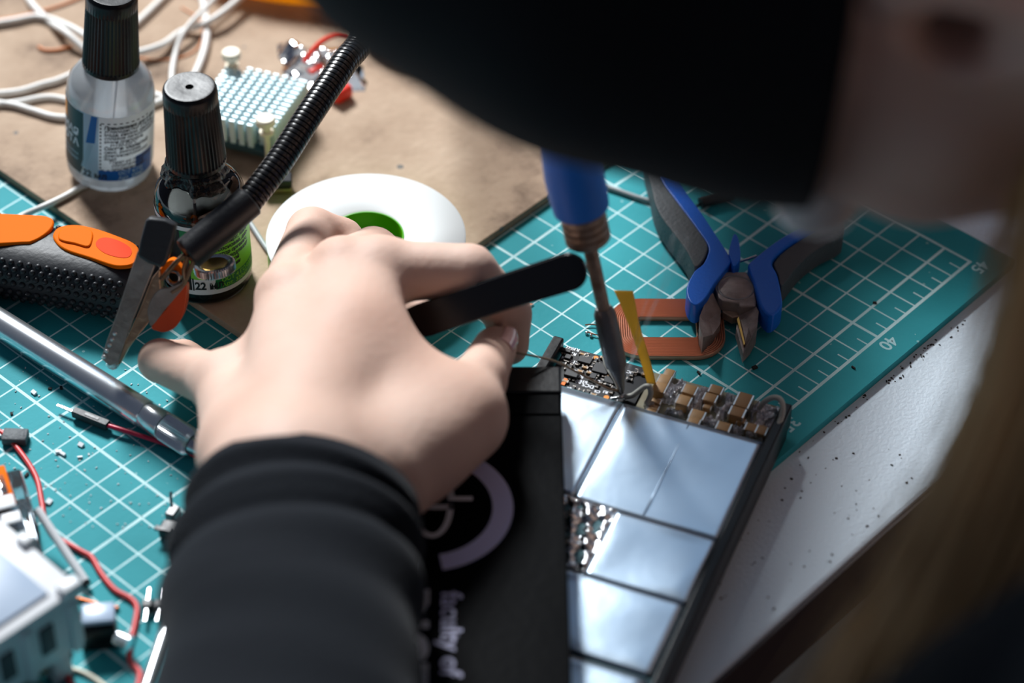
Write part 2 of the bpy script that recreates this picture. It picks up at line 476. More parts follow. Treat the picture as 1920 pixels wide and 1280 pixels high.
desk = thing('desk', 'white laminate work desk under the green cutting mat', 'desk', T(10, 20, -75))
MB().box((0, -2.95 + 0, 73.45), (170, 79.9, 2.5)).build('tabletop', 'desk_white', desk, 0, bevel=(0.12, 2))
MB().box((0, -42.96, 73.45), (169.8, 0.12, 2.3)).build('edge_band', 'desk_edge', desk, 0)
for x in (-75, 75):
    for y in (-38, 33): MB().rbox((x, y, 36.1), (5, 5, 72.2), 0.3, 2).build('leg', 'desk_leg', desk)

# ------------------------------------------------------------------ cutting mat
cm = thing('cutting_mat', 'green self-healing cutting mat with white one-centimetre grid', 'cutting mat')
MB().box((2.5, -2.53, -0.15), (47.2, 33.06, 0.296)).build('mat_sheet', 'cutting_mat', cm, 0)
nm = {}
for n in range(0, 50, 5):
    x = n - 20
    if n < 30: continue
    MB().text(str(n), 0.62, T(x, -18.2, 0.002) @ RZ(180), bold=0.012, align='CENTER').build('ruler_number', 'ink_mat', cm, 0)

# ------------------------------------------------------------------ hardboard sheet
hb = MB(); 
out = [(6.2, -5.95), (45, -5.95), (45, 32), (6.2, 32)]
hb.prism(out, 0.003, 0.3)
tag(hb.build('hardboard_sheet', 'fibreboard', None, 0, bevel=(0.03, 2)), 'stained brown hardboard sheet lying on the cutting mat', 'board')
HB = 0.302

# ================================================================== flux bottles
PROF = [(0, 0.06), (1.0, 0.05), (1.2, 0.0), (1.33, 0.07), (1.41, 0.22), (1.43, 0.4), (1.43, 3.3), (1.42, 3.5), (1.36, 3.75), (1.22, 3.97), (1.0, 4.15), (0.75, 4.27), (0.62, 4.34), (0.6, 4.45), (0.6, 4.95)]
def glass_shell(t, material):
    MB().lathe(PROF + [(0.48, 4.95)], 64).build('glass', material, t, 50)
def cap(t, z0, tarry):
    c = MB()
    def rf(r, z, a):
        if z0 + 0.22 < z < z0 + 2.35: return r - 0.035 * (0.5 + 0.5 * math.cos(44 * a))
        return r
    zs = [(0.0, 0.0), (0.86, 0.0), (0.92, 0.06), (0.93, 0.2), (0.925, 0.24), (0.92, 0.28)] + [(0.92 - 0.085 * k / 10, 0.3 + 2.0 * k / 10) for k in range(11)] + [(0.84, 2.34), (0.835, 2.4), (0.83, 2.72), (0.8, 2.83), (0.74, 2.88), (0.66, 2.885), (0.3, 2.86), (0.13, 2.86), (0.1, 2.8), (0.08, 2.68), (0, 2.68)]
    c.lathe([(r, z + z0) for r, z in zs], 264, rf=rf)
    c.build('cap', 'black_plastic', t, 35)
def patch(t, name, material, r, a0, a1, z0, z1, parent=None, top=None, slant=0.0):
    n = max(2, int(abs(a1 - a0) / 4)); mb = MB()
    def fn(u, v):
        a = math.radians(a0 + (a1 - a0) * u + slant * v); z = z0 + (z1 - z0) * v
        return (r * math.cos(a), r * math.sin(a), z)
    mb.grid(fn, n, 1); return mb.build(name, material, parent or t, 60)
def bendon(r, a, z):
    """letters laid along the cylinder, anticlockwise from angle a (degrees) at height z"""
    def f(v):
        an = math.radians(a) + v[0] / r
        return (r * math.cos(an), r * math.sin(an), z + v[1])
    return f

def quad_on(r, pts):
    """four (angle, height) corners laid on the bottle's round side"""
    def fn(u, v):
        a = (pts[0][0] * (1 - u) + pts[1][0] * u) * (1 - v) + (pts[3][0] * (1 - u) + pts[2][0] * u) * v
        z = (pts[0][1] * (1 - u) + pts[1][1] * u) * (1 - v) + (pts[3][1] * (1 - u) + pts[2][1] * u) * v
        return (r * math.cos(math.radians(a)), r * math.sin(math.radians(a)), z)
    return MB().grid(fn, 3, 3)

CA = math.degrees(math.atan2(-0.4948, -0.5451))      # bearing from which the camera looks

# clear bottle, tipped a little because it stands on a cable
b1p = G(206, 318, HB)
ax = Vector((CAMR[2][0], CAMR[2][1], 0)).normalized()
b1M = T(b1p[0], b1p[1], HB + 0.07) @ Matrix.Rotation(math.radians(6.2), 4, ax)
b1 = thing('flux_bottle', 'clear round bottle with blue and white label and ribbed black cap', 'bottle', b1M)
glass_shell(b1, 'glass_milky')
MB().lathe([(0, 0.2), (1.28, 0.2), (1.3, 0.4), (1.3, 3.2), (1.28, 3.3), (0, 3.3)], 48).build('liquid', 'liquid_clear', b1, 50)
cap(b1, 4.3, False)
MB().cyl((0, 0, 0.5), (0.25, -0.1, 4.4), 0.035, n=8).build('brush_stem', 'plastic_white', b1)
RL = 1.445
lb = patch(b1, 'label', 'label_film', RL, CA - 175, CA + 120, 0.62, 3.25)
a = CA
patch(b1, 'dark_panel', 'paper_dark', RL + 0.006, a - 118, a - 30, 0.66, 3.2, lb)
patch(b1, 'orange_corner', 'print_orange', RL + 0.010, a - 100, a - 66, 2.5, 3.15, lb)
patch(b1, 'pale_panel', 'label_pale', RL + 0.004, a - 40, a - 8, 0.62, 3.25, lb)
patch(b1, 'blue_band', 'label_blue', RL + 0.006, a - 8, a + 75, 0.62, 1.05, lb)
patch(b1, 'blue_corner', 'label_blue', RL + 0.005, a + 42, a + 75, 1.05, 1.5, lb)
quad_on(RL + 0.010, [(a - 26, 2.05), (a - 13, 2.12), (a - 10, 3.22), (a - 18, 3.22)]).build('applicator_print', 'print_blue', lb)
quad_on(RL + 0.009, [(a - 33, 0.98), (a - 26, 1.0), (a - 15, 2.06), (a - 23, 2.04)]).build('tube_print', 'print_lightblue', lb)
quad_on(RL + 0.009, [(a - 34, 0.64), (a - 31, 0.64), (a - 27, 1.0), (a - 30, 1.0)]).build('needle_print', 'paper_white', lb)
for k, s_ in enumerate(['ПАЯЛЬНАЯ', 'КИСЛОТА']):
    MB().text(s_, 0.42, bold=0.012, align='RIGHT', bend=bendon(RL + 0.012, a - 37, 2.15 - 0.42 * k)).build('lettering', 'ink_white', lb, 0)
for k, s_ in enumerate(['для пайки', 'активная']):
    MB().text(s_, 0.2, align='RIGHT', bend=bendon(RL + 0.012, a - 38, 1.35 - 0.2 * k)).build('lettering', 'print_lightblue', lb, 0)
MB().text('22 мл', 0.36, bold=0.01, bend=bendon(RL + 0.012, a - 30, 0.68), xs=0.9).build('lettering', 'ink', lb, 0)
tx = ['Применение: для пайки', 'углеродистых сталей,', 'меди, никеля, цинка и их', 'сплавов легкоплавкими', 'ными припоями,', '    t=150-320°C', 'Состав: хлористый', 'цинк, аммоний,', 'деионизированная', 'вода', '   Товар не подлежит', '     обязательной', '     сертификации']
for k, s_ in enumerate(tx):
    MB().text(s_, 0.185, bold=0.009 if k in (0, 6) else 0.004, bend=bendon(RL + 0.012, a - 1, 2.78 - 0.142 * k), xs=0.95, shear=0.2).build('lettering', 'ink', lb, 0)
for k, s_ in enumerate(['ОСТ 4 ГО', 'Арт. 33047']):
    MB().text(s_, 0.2, bold=0.004, bend=bendon(RL + 0.012, a + 18, 0.86 - 0.2 * k)).build('lettering', 'print_lightblue', lb, 0)
ds = MB()
def dash(mb, a0, a1, z0, z1):
    q = quad_on(RL + 0.011, [(a0, z0), (a1, z0), (a1, z1), (a0, z1)]); mb.add(q.v, q.f)
for k in range(13): dash(ds, a - 6.5, a - 4.5, 1.12 + 0.148 * k, 1.2 + 0.148 * k)
for k in range(9): dash(ds, a - 5 + 8 * k, a - 1 + 8 * k, 2.98, 3.02); dash(ds, a - 5 + 8 * k, a - 1 + 8 * k, 1.06, 1.09)
ds.build('dashed_frame', 'ink', lb, 0)

# dark rosin bottle with the green label
b2p = G(390, 521, HB)
b2 = thing('flux_bottle', 'dark flux bottle with green label and tar around its neck', 'bottle', T(b2p[0], b2p[1], HB))
glass_shell(b2, 'glass_clear')
MB().lathe([(0, 0.2), (1.27, 0.2), (1.305, 0.4), (1.305, 3.15), (1.29, 3.2), (0, 3.2)], 48).build('liquid', 'liquid_rosin', b2, 50)
cap(b2, 4.75, True)
tar = MB(); 
def tf(r, z, an): return r * (1 + 0.16 * math.sin(3 * an + 1) + 0.08 * math.sin(7 * an) + 0.05 * math.sin(13 * an + 2))
tar.lathe([(0.6, 4.8), (0.85, 4.74), (0.9, 4.6), (0.82, 4.5), (0.9, 4.4), (1.02, 4.27), (1.0, 4.17), (0.6, 4.2)], 72, rf=tf)
tar.build('tar_ring', 'tar', b2, 80)
MB().cyl((0, 0, 0.4), (-0.3, 0.1, 4.7), 0.05, n=8).build('brush_stem', 'plastic_white', b2)
lb = patch(b2, 'label', 'paper_white', RL, CA - 175, CA + 130, 0.55, 3.28)
patch(b2, 'dark_panel', 'paper_black', RL + 0.005, a - 112, a - 12, 0.72, 3.12, lb)
patch(b2, 'orange_badge', 'print_orange', RL + 0.010, a - 70, a - 46, 2.25, 3.0, lb)
MB().text('МО', 0.42, bold=0.02, bend=bendon(RL + 0.014, a - 68, 2.45), xs=0.8).build('lettering', 'ink_white', lb, 0)
patch(b2, 'green_stripe', 'print_green', RL + 0.008, a - 22, a - 12, 1.9, 3.12, lb)
patch(b2, 'lime_panel', 'print_lime', RL + 0.004, a - 12, a + 110, 1.18, 3.12, lb)
patch(b2, 'green_band', 'print_green', RL + 0.006, a + 18, a + 110, 0.72, 1.18, lb)
MB().text('22 мл', 0.42, bold=0.016, bend=bendon(RL + 0.012, a - 8, 0.78), xs=0.85).build('lettering', 'ink', lb, 0)
MB().box((0, 0, 0), (0.05, 0.01, 0.5), T(RL * math.cos(math.radians(a - 10)), RL * math.sin(math.radians(a - 10)), 0.97) @ RZ(a + 80)).build('print_bar', 'ink', lb, 0)
for k, s_ in enumerate(['Применение: пайка', 'деталей при t≤300°C', 'Состав: спирт, кани-', 'фоль сосновая, дио-', 'активатор органич.', 'Товар не подлежит', 'обязательной', 'сертификации']):
    MB().text(s_, 0.2, bold=0.006, bend=bendon(RL + 0.012, a + 4, 2.85 - 0.2 * k), xs=0.95, shear=0.15).build('lettering', 'ink', lb, 0)
for k, s_ in enumerate(['ОСТ 4 ГО.033', 'Арт. 33047']):
    MB().text(s_, 0.22, bold=0.006, bend=bendon(RL + 0.012, a + 26, 0.98 - 0.21 * k)).build('lettering', 'print_lime', lb, 0)

# ================================================================== tape roll, amber roll
rp = G(686, 441, 1.55)
tr = thing('tape_roll', 'round white roll of tape with lime green core', 'tape roll', T(rp[0], rp[1], HB))
MB().lathe([(1.22, 1.2), (1.3, 1.245), (3.12, 1.245), (3.19, 1.2), (3.19, 1.12), (1.22, 1.12), (1.22, 1.2)], 96).build('paper_face', 'white_disc', tr, 40)
MB().lathe([(1.35, 0.02), (3.16, 0.02), (3.17, 0.1), (3.17, 1.119), (1.35, 1.119), (1.35, 0.02)], 96).build('tape_winding', 'green_side', tr, 40)
MB().lathe([(1.15, 0.0), (1.345, 0.0), (1.345, 1.115), (1.215, 1.118), (1.215, 1.23), (1.17, 1.235), (1.15, 1.18), (1.15, 0.0)], 72).build('core', 'green_core', tr, 40)

ar = thing('amber_roll', 'large amber yellow tape roll at the back of the hardboard', 'tape roll', T(25.9, 12.6, HB))
MB().lathe([(7.3, 0.0), (7.7, 0.0), (7.72, 0.05), (7.72, 1.5), (7.68, 1.56), (7.25, 1.56)], 120).build('tape_winding', 'amber_tape', ar, 40)
MB().lathe([(7.2, 0.0), (7.2, 1.64), (7.12, 1.66)], 96).build('core', 'amber_core', ar, 40)

# ================================================================== heat sink with push pins
A_, B_, C_ = [Vector(G(x, y, 1.75)) for x, y in ((430, 117), (579, 152), (508, 250))]
ux = (B_ - A_).normalized(); wd = (B_ - A_).length; uy = (C_ - B_); uy = (uy - ux * uy.dot(ux)); dp_ = uy.length
hM = frame((A_.x, A_.y, HB), ux, (0, 0, 1))          # local x along the width, -y towards the viewer
hs = thing('heat_sink', 'square aluminium pin heat sink with two cream push pins', 'heat sink', hM)
MB().box((wd / 2, -dp_ / 2, 0.45), (wd, dp_, 0.25)).build('base_plate', 'alu_dark', hs, 0, bevel=(0.02, 1))  # plate coloured darker than the pins to stand for shade in their gaps
nx, ny = 9, 13
px_ = (wd - 0.7) / (nx - 2)
pin_me = None
for j in range(ny):
    y = -dp_ * (j + 0.5) / ny
    for i in range(nx):
        wdt = 0.34 if i in (0, nx - 1) else px_ * 0.66
        x = 0.17 if i == 0 else (wd - 0.17 if i == nx - 1 else 0.35 + px_ * (i - 0.5))
        if (j == 0 and i < 2) or (j == ny - 1 and i > nx - 3): continue
        key = wdt
        if pin_me is None: pin_me = {}
        if key not in pin_me:
            pin_me[key] = MB().box((0, 0, 0.52), (wdt, dp_ / ny * 0.52, 1.04)).build('pin', 'alu_pin', hs, 0, bevel=(0.02, 1)); o = pin_me[key]
        else: o = copy_part(pin_me[key], hs)
        o.location = (x * S, y * S, 0.46 * S)
for (x, y) in ((0.15, -0.1), (wd - 0.2, -dp_ + 0.05)):
    pp = MB(); pp.lathe([(0, 2.02), (0.28, 2.02), (0.33, 1.97), (0.33, 1.78), (0.28, 1.74), (0.14, 1.72), (0.14, 1.5), (0.24, 1.46), (0.24, 1.36), (0.1, 1.34), (0.1, 0.15), (0.05, 0.0), (0, 0.0)], 24, T(x, y))
    pp.build('push_pin', 'nylon', hs, 40, label='cream nylon push pin')

# small dark clip lying behind the goose-neck
cp = G(520, 343, HB + 0.3)
dc = thing('spring_clip', 'small black and brown clip lying under the goose-neck arm', 'clip', T(cp[0], cp[1], HB) @ RZ(-45))
MB().rbox((0, 0, 0.42), (1.0, 0.55, 0.3), 0.06).build('jaw', 'black_satin', dc)
MB().rbox((0, -0.02, 0.12), (0.95, 0.5, 0.24), 0.05).build('jaw', 'steel_brown', dc)

# ================================================================== zip bag
zb = thing('zip_bag', 'crumpled clear zip bag with red strips behind the goose-neck', 'bag', T(0, 0, HB))
c0 = Vector(G(590, 120, HB)); 
def bagfn(h0, sg):
    def fn(u, v):
        p = Vector(G(520 + 150 * u + 20 * v, 85 + 75 * v + 10 * u, HB))
        e = min(u, 1 - u, v, 1 - v) * 4; e = min(1, e)
        z = 0.03 + e * (h0 * (0.6 + 0.4 * math.sin(9 * u + 3 * v) * math.cos(7 * v - 2 * u)) + 0.16 * math.sin(23 * u + 5 * v) * math.sin(19 * v + 3)) * sg
        return (p.x + 0.1 * math.sin(17 * v), p.y + 0.1 * math.sin(15 * u), max(z, 0.02) if sg > 0 else 0.012)
    return fn
MB().grid(bagfn(0.7, 1), 40, 26).build('upper_film', 'bag_clear', zb, 180)
MB().grid(bagfn(0.02, -1), 4, 4).build('lower_film', 'bag_clear', zb, 180)
MB().tube([tuple(Vector(G(x, y, HB)) + Vector((0, 0, z))) for x, y, z in ((572, 150, 0.5), (600, 128, 0.75), (632, 108, 0.7), (655, 100, 0.5))], 0.09, 8, 6).build('red_strip', 'red_plastic', zb)
rb = MB(); rbp = G(638, 184, HB); rb.rbox((rbp[0], rbp[1], 0.26), (0.75, 0.62, 0.5), 0.12, 3)
rb.build('red_slider', 'red_plastic', zb, label='red slider of the bag')
rbp = G(592, 152, HB); MB().rbox((rbp[0], rbp[1], 0.55), (0.6, 0.3, 0.16), 0.06, 2).build('red_strip', 'red_plastic', zb)

# ================================================================== white cables
def cable(name, label, pts, r, material, h=HB, cat='cable', group=None, sm=8):
    P = []
    for q in pts:
        x, y = q[0], q[1]; z = q[2] if len(q) > 2 else h
        p = G(x, y, z + r); P.append((p[0], p[1], z + r))
    return tag(MB().tube(P, r, 10, sm).build(name, material), label, cat, group)
gc = 'white cables coiled on the hardboard'
cable('white_cable', 'white cable crossing the top left corner above the clear bottle', [(-60, 52), (20, 40), (75, 32), (130, 50, .5), (190, 84, .55), (240, 100, .5), (300, 86, .5), (340, 60), (400, 36, .6), (470, -20, .7)], 0.13, 'cable_white', group=gc)
cable('white_cable', 'white cable running down from the top edge to the clear bottle cap', [(40, -40), (58, 5), (95, 42), (125, 62, .6), (180, 110), (260, 165), (330, 190)], 0.13, 'cable_white', group=gc)
cable('white_cable', 'white cable rising right of the clear bottle cap', [(200, 95), (230, 65), (262, 38), (310, -8), (350, -50)], 0.13, 'cable_white', group=gc)
cable('white_cable', 'white loop standing behind the dark bottle cap, left strand', [(430, -30, .9), (385, 15, .8), (345, 60, .6), (328, 105), (322, 150), (330, 200), (360, 230)], 0.10, 'cable_white', group=gc)
cable('white_cable', 'white loop standing behind the dark bottle cap, right strand', [(372, -40, .5), (382, 10), (388, 55), (383, 95), (368, 135), (350, 165), (345, 200)], 0.14, 'cable_white', group=gc)
cable('white_cable', 'white cable entering left behind the clear bottle, upper one', [(-50, 178), (30, 172), (80, 158), (110, 150), (150, 130), (190, 90)], 0.12, 'cable_white', group=gc)
cable('white_cable', 'white cable entering left behind the clear bottle, lower one', [(-50, 188), (20, 196), (60, 207), (110, 220), (190, 218), (250, 206), (290, 194), (330, 175), (350, 160)], 0.12, 'cable_white', group=gc)
cable('white_cable', 'white cable tail crossing the left end of the mat', [(-40, 200), (30, 192), (90, 182), (140, 190)], 0.11, 'cable_white', group=gc)
cable('white_cable', 'thick white cable from under the clear bottle to the utility knife', [(190, 335), (150, 352), (122, 368), (80, 388, 0.28), (45, 403, 0.02), (15, 420, 0.0), (-30, 440, 0.0)], 0.11, 'cable_white', group=gc)
cable('orange_wire', 'thin orange wire beneath the white cables', [(-30, 40), (40, 30), (120, 8), (180, -20)], 0.05, 'cable_orange')
cable('orange_wire', 'short orange wire left of the clear bottle cap', [(72, 88), (85, 94), (110, 93), (135, 86)], 0.06, 'cable_orange')
cable('orange_wire', 'faint orange wire curving under the loop of white cable', [(235, 105), (300, 112), (350, 104), (376, 80), (376, 40), (340, 14)], 0.03, 'cable_orange')
cable('grey_cable', 'grey cable from the dark bottle under the tape roll', [(452, 395), (470, 420), (488, 448), (505, 472), (530, 500)], 0.09, 'cable_grey')
cable('white_wire', 'cut white stranded wire end under the tweezers', [(900, 590, 0.0), (950, 580, 0.0), (992, 571, 0.0)], 0.05, 'cable_white', h=0)
tn = MB(); q = G(998, 570, .05); q2 = G(989, 572, .05)
for k in range(5):
    tn.cyl(q2, (q[0] + 0.05 * math.cos(k * 1.3), q[1] + 0.05 * math.sin(k * 1.3), 0.05 + 0.02 * math.sin(k)), 0.012, n=6)
tag(tn.build('copper_strands', 'copper_wire'), 'bare copper strands at the cut white wire end', 'wire')

# ================================================================== utility knife
k0 = Vector(G(60, 452, 1.9)); k1 = Vector(G(225, 486, 1.9))
kd = (k1 - k0); kd.z = 0; kd.normalize()
kEnd = Vector(G(292, 545, 0.9)); 
ko = k0 + kd * ((kEnd - k0).dot(kd))
kM = frame((ko.x, ko.y, 0.003), kd)                # local x points to the rounded butt end (x = 0), body runs to -x
kn = thing('utility_knife', 'black rubber utility knife with orange slider panels', 'knife', kM)
def ksec(x):                                       # half width and height along the body
    e = max(0.0, min(1.0, -x / 1.6)); e = math.sqrt(max(0, 1 - (1 - e) ** 2))
    w = 1.28 * (0.35 + 0.65 * e) * (1 + 0.05 * math.sin(x * 0.9))
    h = 1.95 * (0.55 + 0.45 * e)
    return w, h
bd = MB(); NS = 28; ring = []
xs_ = [-0.02, -0.08, -0.2, -0.4, -0.7, -1.0, -1.4, -1.8] + [-1.8 - 0.45 * k for k in range(1, 24)]
vs = []; fs = []
def kpt(x, a, off=0.0):
    w, h = ksec(x); c, s_ = math.cos(a), math.sin(a); n = 2.5
    px = math.copysign(abs(c) ** (2 / n), c) * (w + off); pz = math.copysign(abs(s_) ** (2 / n), s_) * (h / 2 + off)
    return (x, px, h / 2 + 0.02 + pz)
for x in xs_:
    for k in range(NS): vs.append(kpt(x, 2 * math.pi * k / NS))
for i in range(len(xs_) - 1):
    for k in range(NS):
        k2 = (k + 1) % NS; fs.append((i * NS + k, (i + 1) * NS + k, (i + 1) * NS + k2, i * NS + k2))
fs.append(tuple(range(NS))); e = (len(xs_) - 1) * NS; fs.append(tuple(reversed(range(e, e + NS))))
bd.add(vs, fs); bd.build('body', 'black_rubber', kn, 60)
nb = MB()
for row, a in enumerate((133, 146, 159, 172, 185, 198, 211)):
    for c in range(30):
        x = -0.8 - c * 0.30 - (0.15 if row % 2 else 0)
        nb.sphere(kpt(x, math.radians(a)), 0.105, nu=8, nv=6)
for c in range(26):
    x = -0.7 - c * 0.30; nb.sphere(kpt(x, math.radians(40)), 0.11, nu=8, nv=6)
nb.build('grip_nubs', 'black_rubber', kn, 180, kind='stuff')
TOPZ = 2.0
def kpx(pts, off=0.0): return loc_px(kM, pts, TOPZ + off)
pan = kpx([(100, 447), (104, 432), (120, 424), (150, 423), (185, 431), (222, 444), (250, 456), (262, 470), (262, 485), (250, 496), (235, 500), (212, 499), (170, 485), (120, 468)])
MB().prism(rounded(pan), TOPZ - 0.12, TOPZ + 0.04).build('slider_panel', 'orange_plastic', kn, 40, bevel=(0.05, 2))
oval = kpx([(110, 450), (112, 437), (124, 430), (150, 430), (172, 436), (174, 450), (166, 466), (140, 460), (120, 456)])
MB().prism(rounded(oval), TOPZ + 0.02, TOPZ + 0.1).build('slider_button', 'orange_plastic', kn, 40, bevel=(0.04, 2))
slot = kpx([(180, 460), (184, 449), (198, 445), (220, 450), (242, 462), (247, 473), (240, 482), (222, 482), (196, 474)], 0.05)
MB().prism(rounded(slot), TOPZ - 0.05, TOPZ + 0.052).build('slot_recess', 'orange_deep', kn, 40)
pan2 = kpx([(-80, 404), (60, 404), (92, 408), (101, 416), (96, 430), (80, 444), (60, 454), (40, 456), (-80, 456)])
MB().prism(rounded(pan2), TOPZ - 0.12, TOPZ + 0.04).build('grip_panel', 'orange_plastic', kn, 40, bevel=(0.05, 2))

# ================================================================== hobby knife
h0 = Vector(G(-70, 563, .46)); h1 = Vector(G(362, 833, .46)); hd = (h1 - h0).normalized()
hkM = frame((h1.x, h1.y, 0.47), -hd)
hk = thing('hobby_knife', 'silver metal craft knife handle with knurled collet', 'knife', hkM)
RXm = RY(90)
Lh = (h1 - h0).length
MB().lathe([(0, 1.95), (0.43, 1.95), (0.455, 2.0), (0.455, Lh + 3.9), (0.4, Lh + 4), (0, Lh + 4)], 48, RXm).build('handle', 'steel_bright', hk, 40)
MB().lathe([(0, 1.18), (0.44, 1.18), (0.45, 1.2), (0.45, 1.9), (0.43, 1.94), (0, 1.94)], 48, RXm).build('collar', 'steel_bright', hk, 40)
def kf(r, z, a): return r - (0.03 * (0.5 + 0.5 * math.cos(40 * a)) if r > 0.3 else 0)
MB().lathe([(0, 0.0), (0.36, 0.0), (0.43, 0.08), (0.45, 0.15), (0.45, 1.1), (0.42, 1.17), (0, 1.17)], 160, RXm, rf=kf).build('knurled_collet', 'steel_bright', hk, 25)
MB().lathe([(0, -0.8), (0.2, -0.8), (0.3, -0.02), (0, -0.02)], 24, RXm).build('chuck', 'steel', hk, 40)

# ================================================================== helping hand (goose-neck arm and clip)
def hp(x, y, d): return Vector(Dp(x, y, d))
E0 = hp(350, 478, 75.4); E1 = hp(470, 375, 75.9)
hh = thing('helping_hand', 'black goose-neck arm with orange-handled crocodile clip', 'clamp', T(22.0, 4.0, HB))
IM = T(-22.0, -4.0, -HB)
path = [hp(466, 378, 75.9), hp(520, 308, 76.4), hp(580, 215, 77.2), hp(640, 125, 78.3), hp(690, 40, 79.6)]
path += [Vector((16.6, 0.4, 9.6)), Vector((19.6, 2.6, 8.6)), Vector((21.6, 3.8, 5.6)), Vector((22.0, 4.0, 1.6))]
gp = catmull(path, 60)
L_ = 0; rad = []; dst = []
for i, p in enumerate(gp):
    if i: L_ += (p - gp[i - 1]).length
    dst.append(L_)
Npts = int(L_ / 0.022)
pts = []; rr = []
di = 0
for k in range(Npts):
    s_ = L_ * k / (Npts - 1)
    while di < len(dst) - 2 and dst[di + 1] < s_: di += 1
    f_ = (s_ - dst[di]) / max(1e-6, dst[di + 1] - dst[di]); pts.append(gp[di].lerp(gp[di + 1], f_))
    ph = (s_ / 0.165) % 1.0
    rr.append(0.425 - (0.045 if ph < 0.14 else 0) + 0.006 * math.sin(math.pi * ph))
MB().tube(pts, rr, 22, M=IM).build('goose_neck', 'black_gloss', hh, 30)
dE = (E1 - E0).normalized()
MB().lathe([(0, 0.03), (0.4, 0.0), (0.5, 0.05), (0.52, 0.15), (0.5, (E1 - E0).length - 0.05), (0.45, (E1 - E0).length), (0, (E1 - E0).length)], 36, IM @ T(*E0) @ dE.to_track_quat('Z', 'Y').to_matrix().to_4x4()).build('sleeve', 'black_satin', hh, 40)
MB().lathe([(0, 0), (2.3, 0), (2.4, 0.1), (2.4, 0.9), (2.2, 1.1), (0.8, 1.3), (0.6, 1.7), (0, 1.7)], 64).build('base_foot', 'black_satin', hh, 40)
# clip, built in its own plane
tip = hp(204, 672, 76.2); fx = (E0 - tip).normalized()
cM = frame(tip, fx, CAMC - np.array(tip))
IC = IM @ cM
def cpx(pts, off=0.0): return loc_px(cM, pts, off)
jawA = cpx([(190, 672), (200, 640), (222, 580), (245, 510), (258, 470), (287, 478), (290, 500), (272, 545), (250, 600), (232, 650), (222, 680), (205, 686)], 0.3)
MB().prism(jawA, 0.22, 0.32, IC).build('jaw', 'steel_dull', hh, 0, bevel=(0.03, 2))
jawB = cpx([(218, 684), (232, 648), (262, 582), (286, 520), (300, 503), (303, 540), (290, 590), (262, 625), (240, 655), (226, 682)], 0.1)
MB().prism(jawB, -0.35, 0.2, IC).build('jaw', 'steel_brown', hh, 0, bevel=(0.04, 2))
tee = MB()
for k in range(5):
    q = cpx([(196 + 5 * k, 668 - 11 * k)], 0.25)[0]; tee.sphere((q[0], q[1], 0.27), 0.09, IC, 8, 6)
q = cpx([(212, 680)], 0.1)[0]; tee.sphere((q[0], q[1], 0.12), 0.22, IC, 10, 7, (1, 1, 0.8))
tee.build('solder_beads', 'tinned', hh, 180)
shr = cpx([(258, 478), (264, 450), (274, 412), (281, 406), (310, 410), (331, 420), (328, 445), (316, 485), (306, 501), (280, 492)], 0.3)
MB().prism(shr, 0.02, 0.48, IC).build('shrink_tube', 'black_rubber', hh, 30, bevel=(0.09, 3), label='black heat-shrink tube on the clip handle')
chk = cpx([(278, 600), (276, 580), (286, 556), (300, 543), (316, 541), (330, 535), (346, 530), (344, 540), (310, 580), (284, 612)], 0.3)
MB().prism(rounded(chk), 0.06, 0.22, IC).build('cheek_plate', 'steel_dull', hh, 0, bevel=(0.03, 2))
spr = cpx([(318, 555)], 0.3)[0]
pad = cpx([(284, 612), (310, 580), (346, 534), (350, 556), (344, 588), (330, 612), (312, 622), (296, 621)], 0.2)
MB().prism(rounded(pad), -0.3, 0.2, IC).build('paddle', 'orange_paddle', hh, 40, bevel=(0.06, 3))
pad = cpx([(296, 516), (304, 500), (316, 489), (328, 490), (344, 510), (344, 518), (318, 512), (302, 526)], 0.0)
MB().prism(rounded(pad), -0.5, -0.05, IC).build('paddle', 'orange_plastic', hh, 40, bevel=(0.05, 3))
arm = MB()
for pl in ([(346, 478), (330, 492), (312, 512), (302, 524)], [(352, 480), (345, 505), (346, 530), (322, 548)], [(366, 482), (355, 508), (346, 528)]):
    arm.tube([(*cpx([p], 0.15)[0], 0.12) for p in pl], 0.075, 8, 5, IC, flat=2.0)
arm.build('spring_arm', 'steel_brown', hh, 60)
sp = MB(); c_ = cpx([(325, 520)], 0)[0]
for k in range(4): 
    sp.tube([(c_[0] + 0.2 * math.cos(t), c_[1] + 0.2 * math.sin(t), -0.25 + 0.09 * k + 0.014 * t) for t in np.linspace(0, 2 * math.pi, 20)], 0.035, 6, M=IC)
sp.build('spring', 'steel', hh, 60)
# knurled thumb-screw under the sleeve end
rc = hp(402, 498, 76.6); up_ = (Vector(CAMC) - rc).normalized(); rx = (E1 - E0).normalized()
rM = IM @ T(*rc) @ (Vector((0.1, 0.25, 1.0)).normalized()).to_track_quat('Z', 'Y').to_matrix().to_4x4()
def rfk(r, z, a): return r - (0.03 * (0.5 + 0.5 * math.cos(46 * a)) if r > 0.55 else 0)
MB().lathe([(0.42, -0.18), (0.62, -0.18), (0.64, -0.15), (0.64, 0.06), (0.6, 0.1), (0.5, 0.1), (0.42, 0.04), (0.42, -0.18)], 184, rM, rf=rfk).build('knurled_ring', 'steel', hh, 25)
MB().lathe([(0, -0.1), (0.3, -0.1), (0.41, 0.02), (0.41, 0.08), (0, 0.0)], 30, rM).build('ring_centre', 'brass', hh, 40)

# ================================================================== opened device tray
DA = math.radians(-159.186)
dM = frame((12.07, -11.4, 0.003), (math.cos(DA), math.sin(DA), 0))   # local x along the tray (towards the viewer), y across
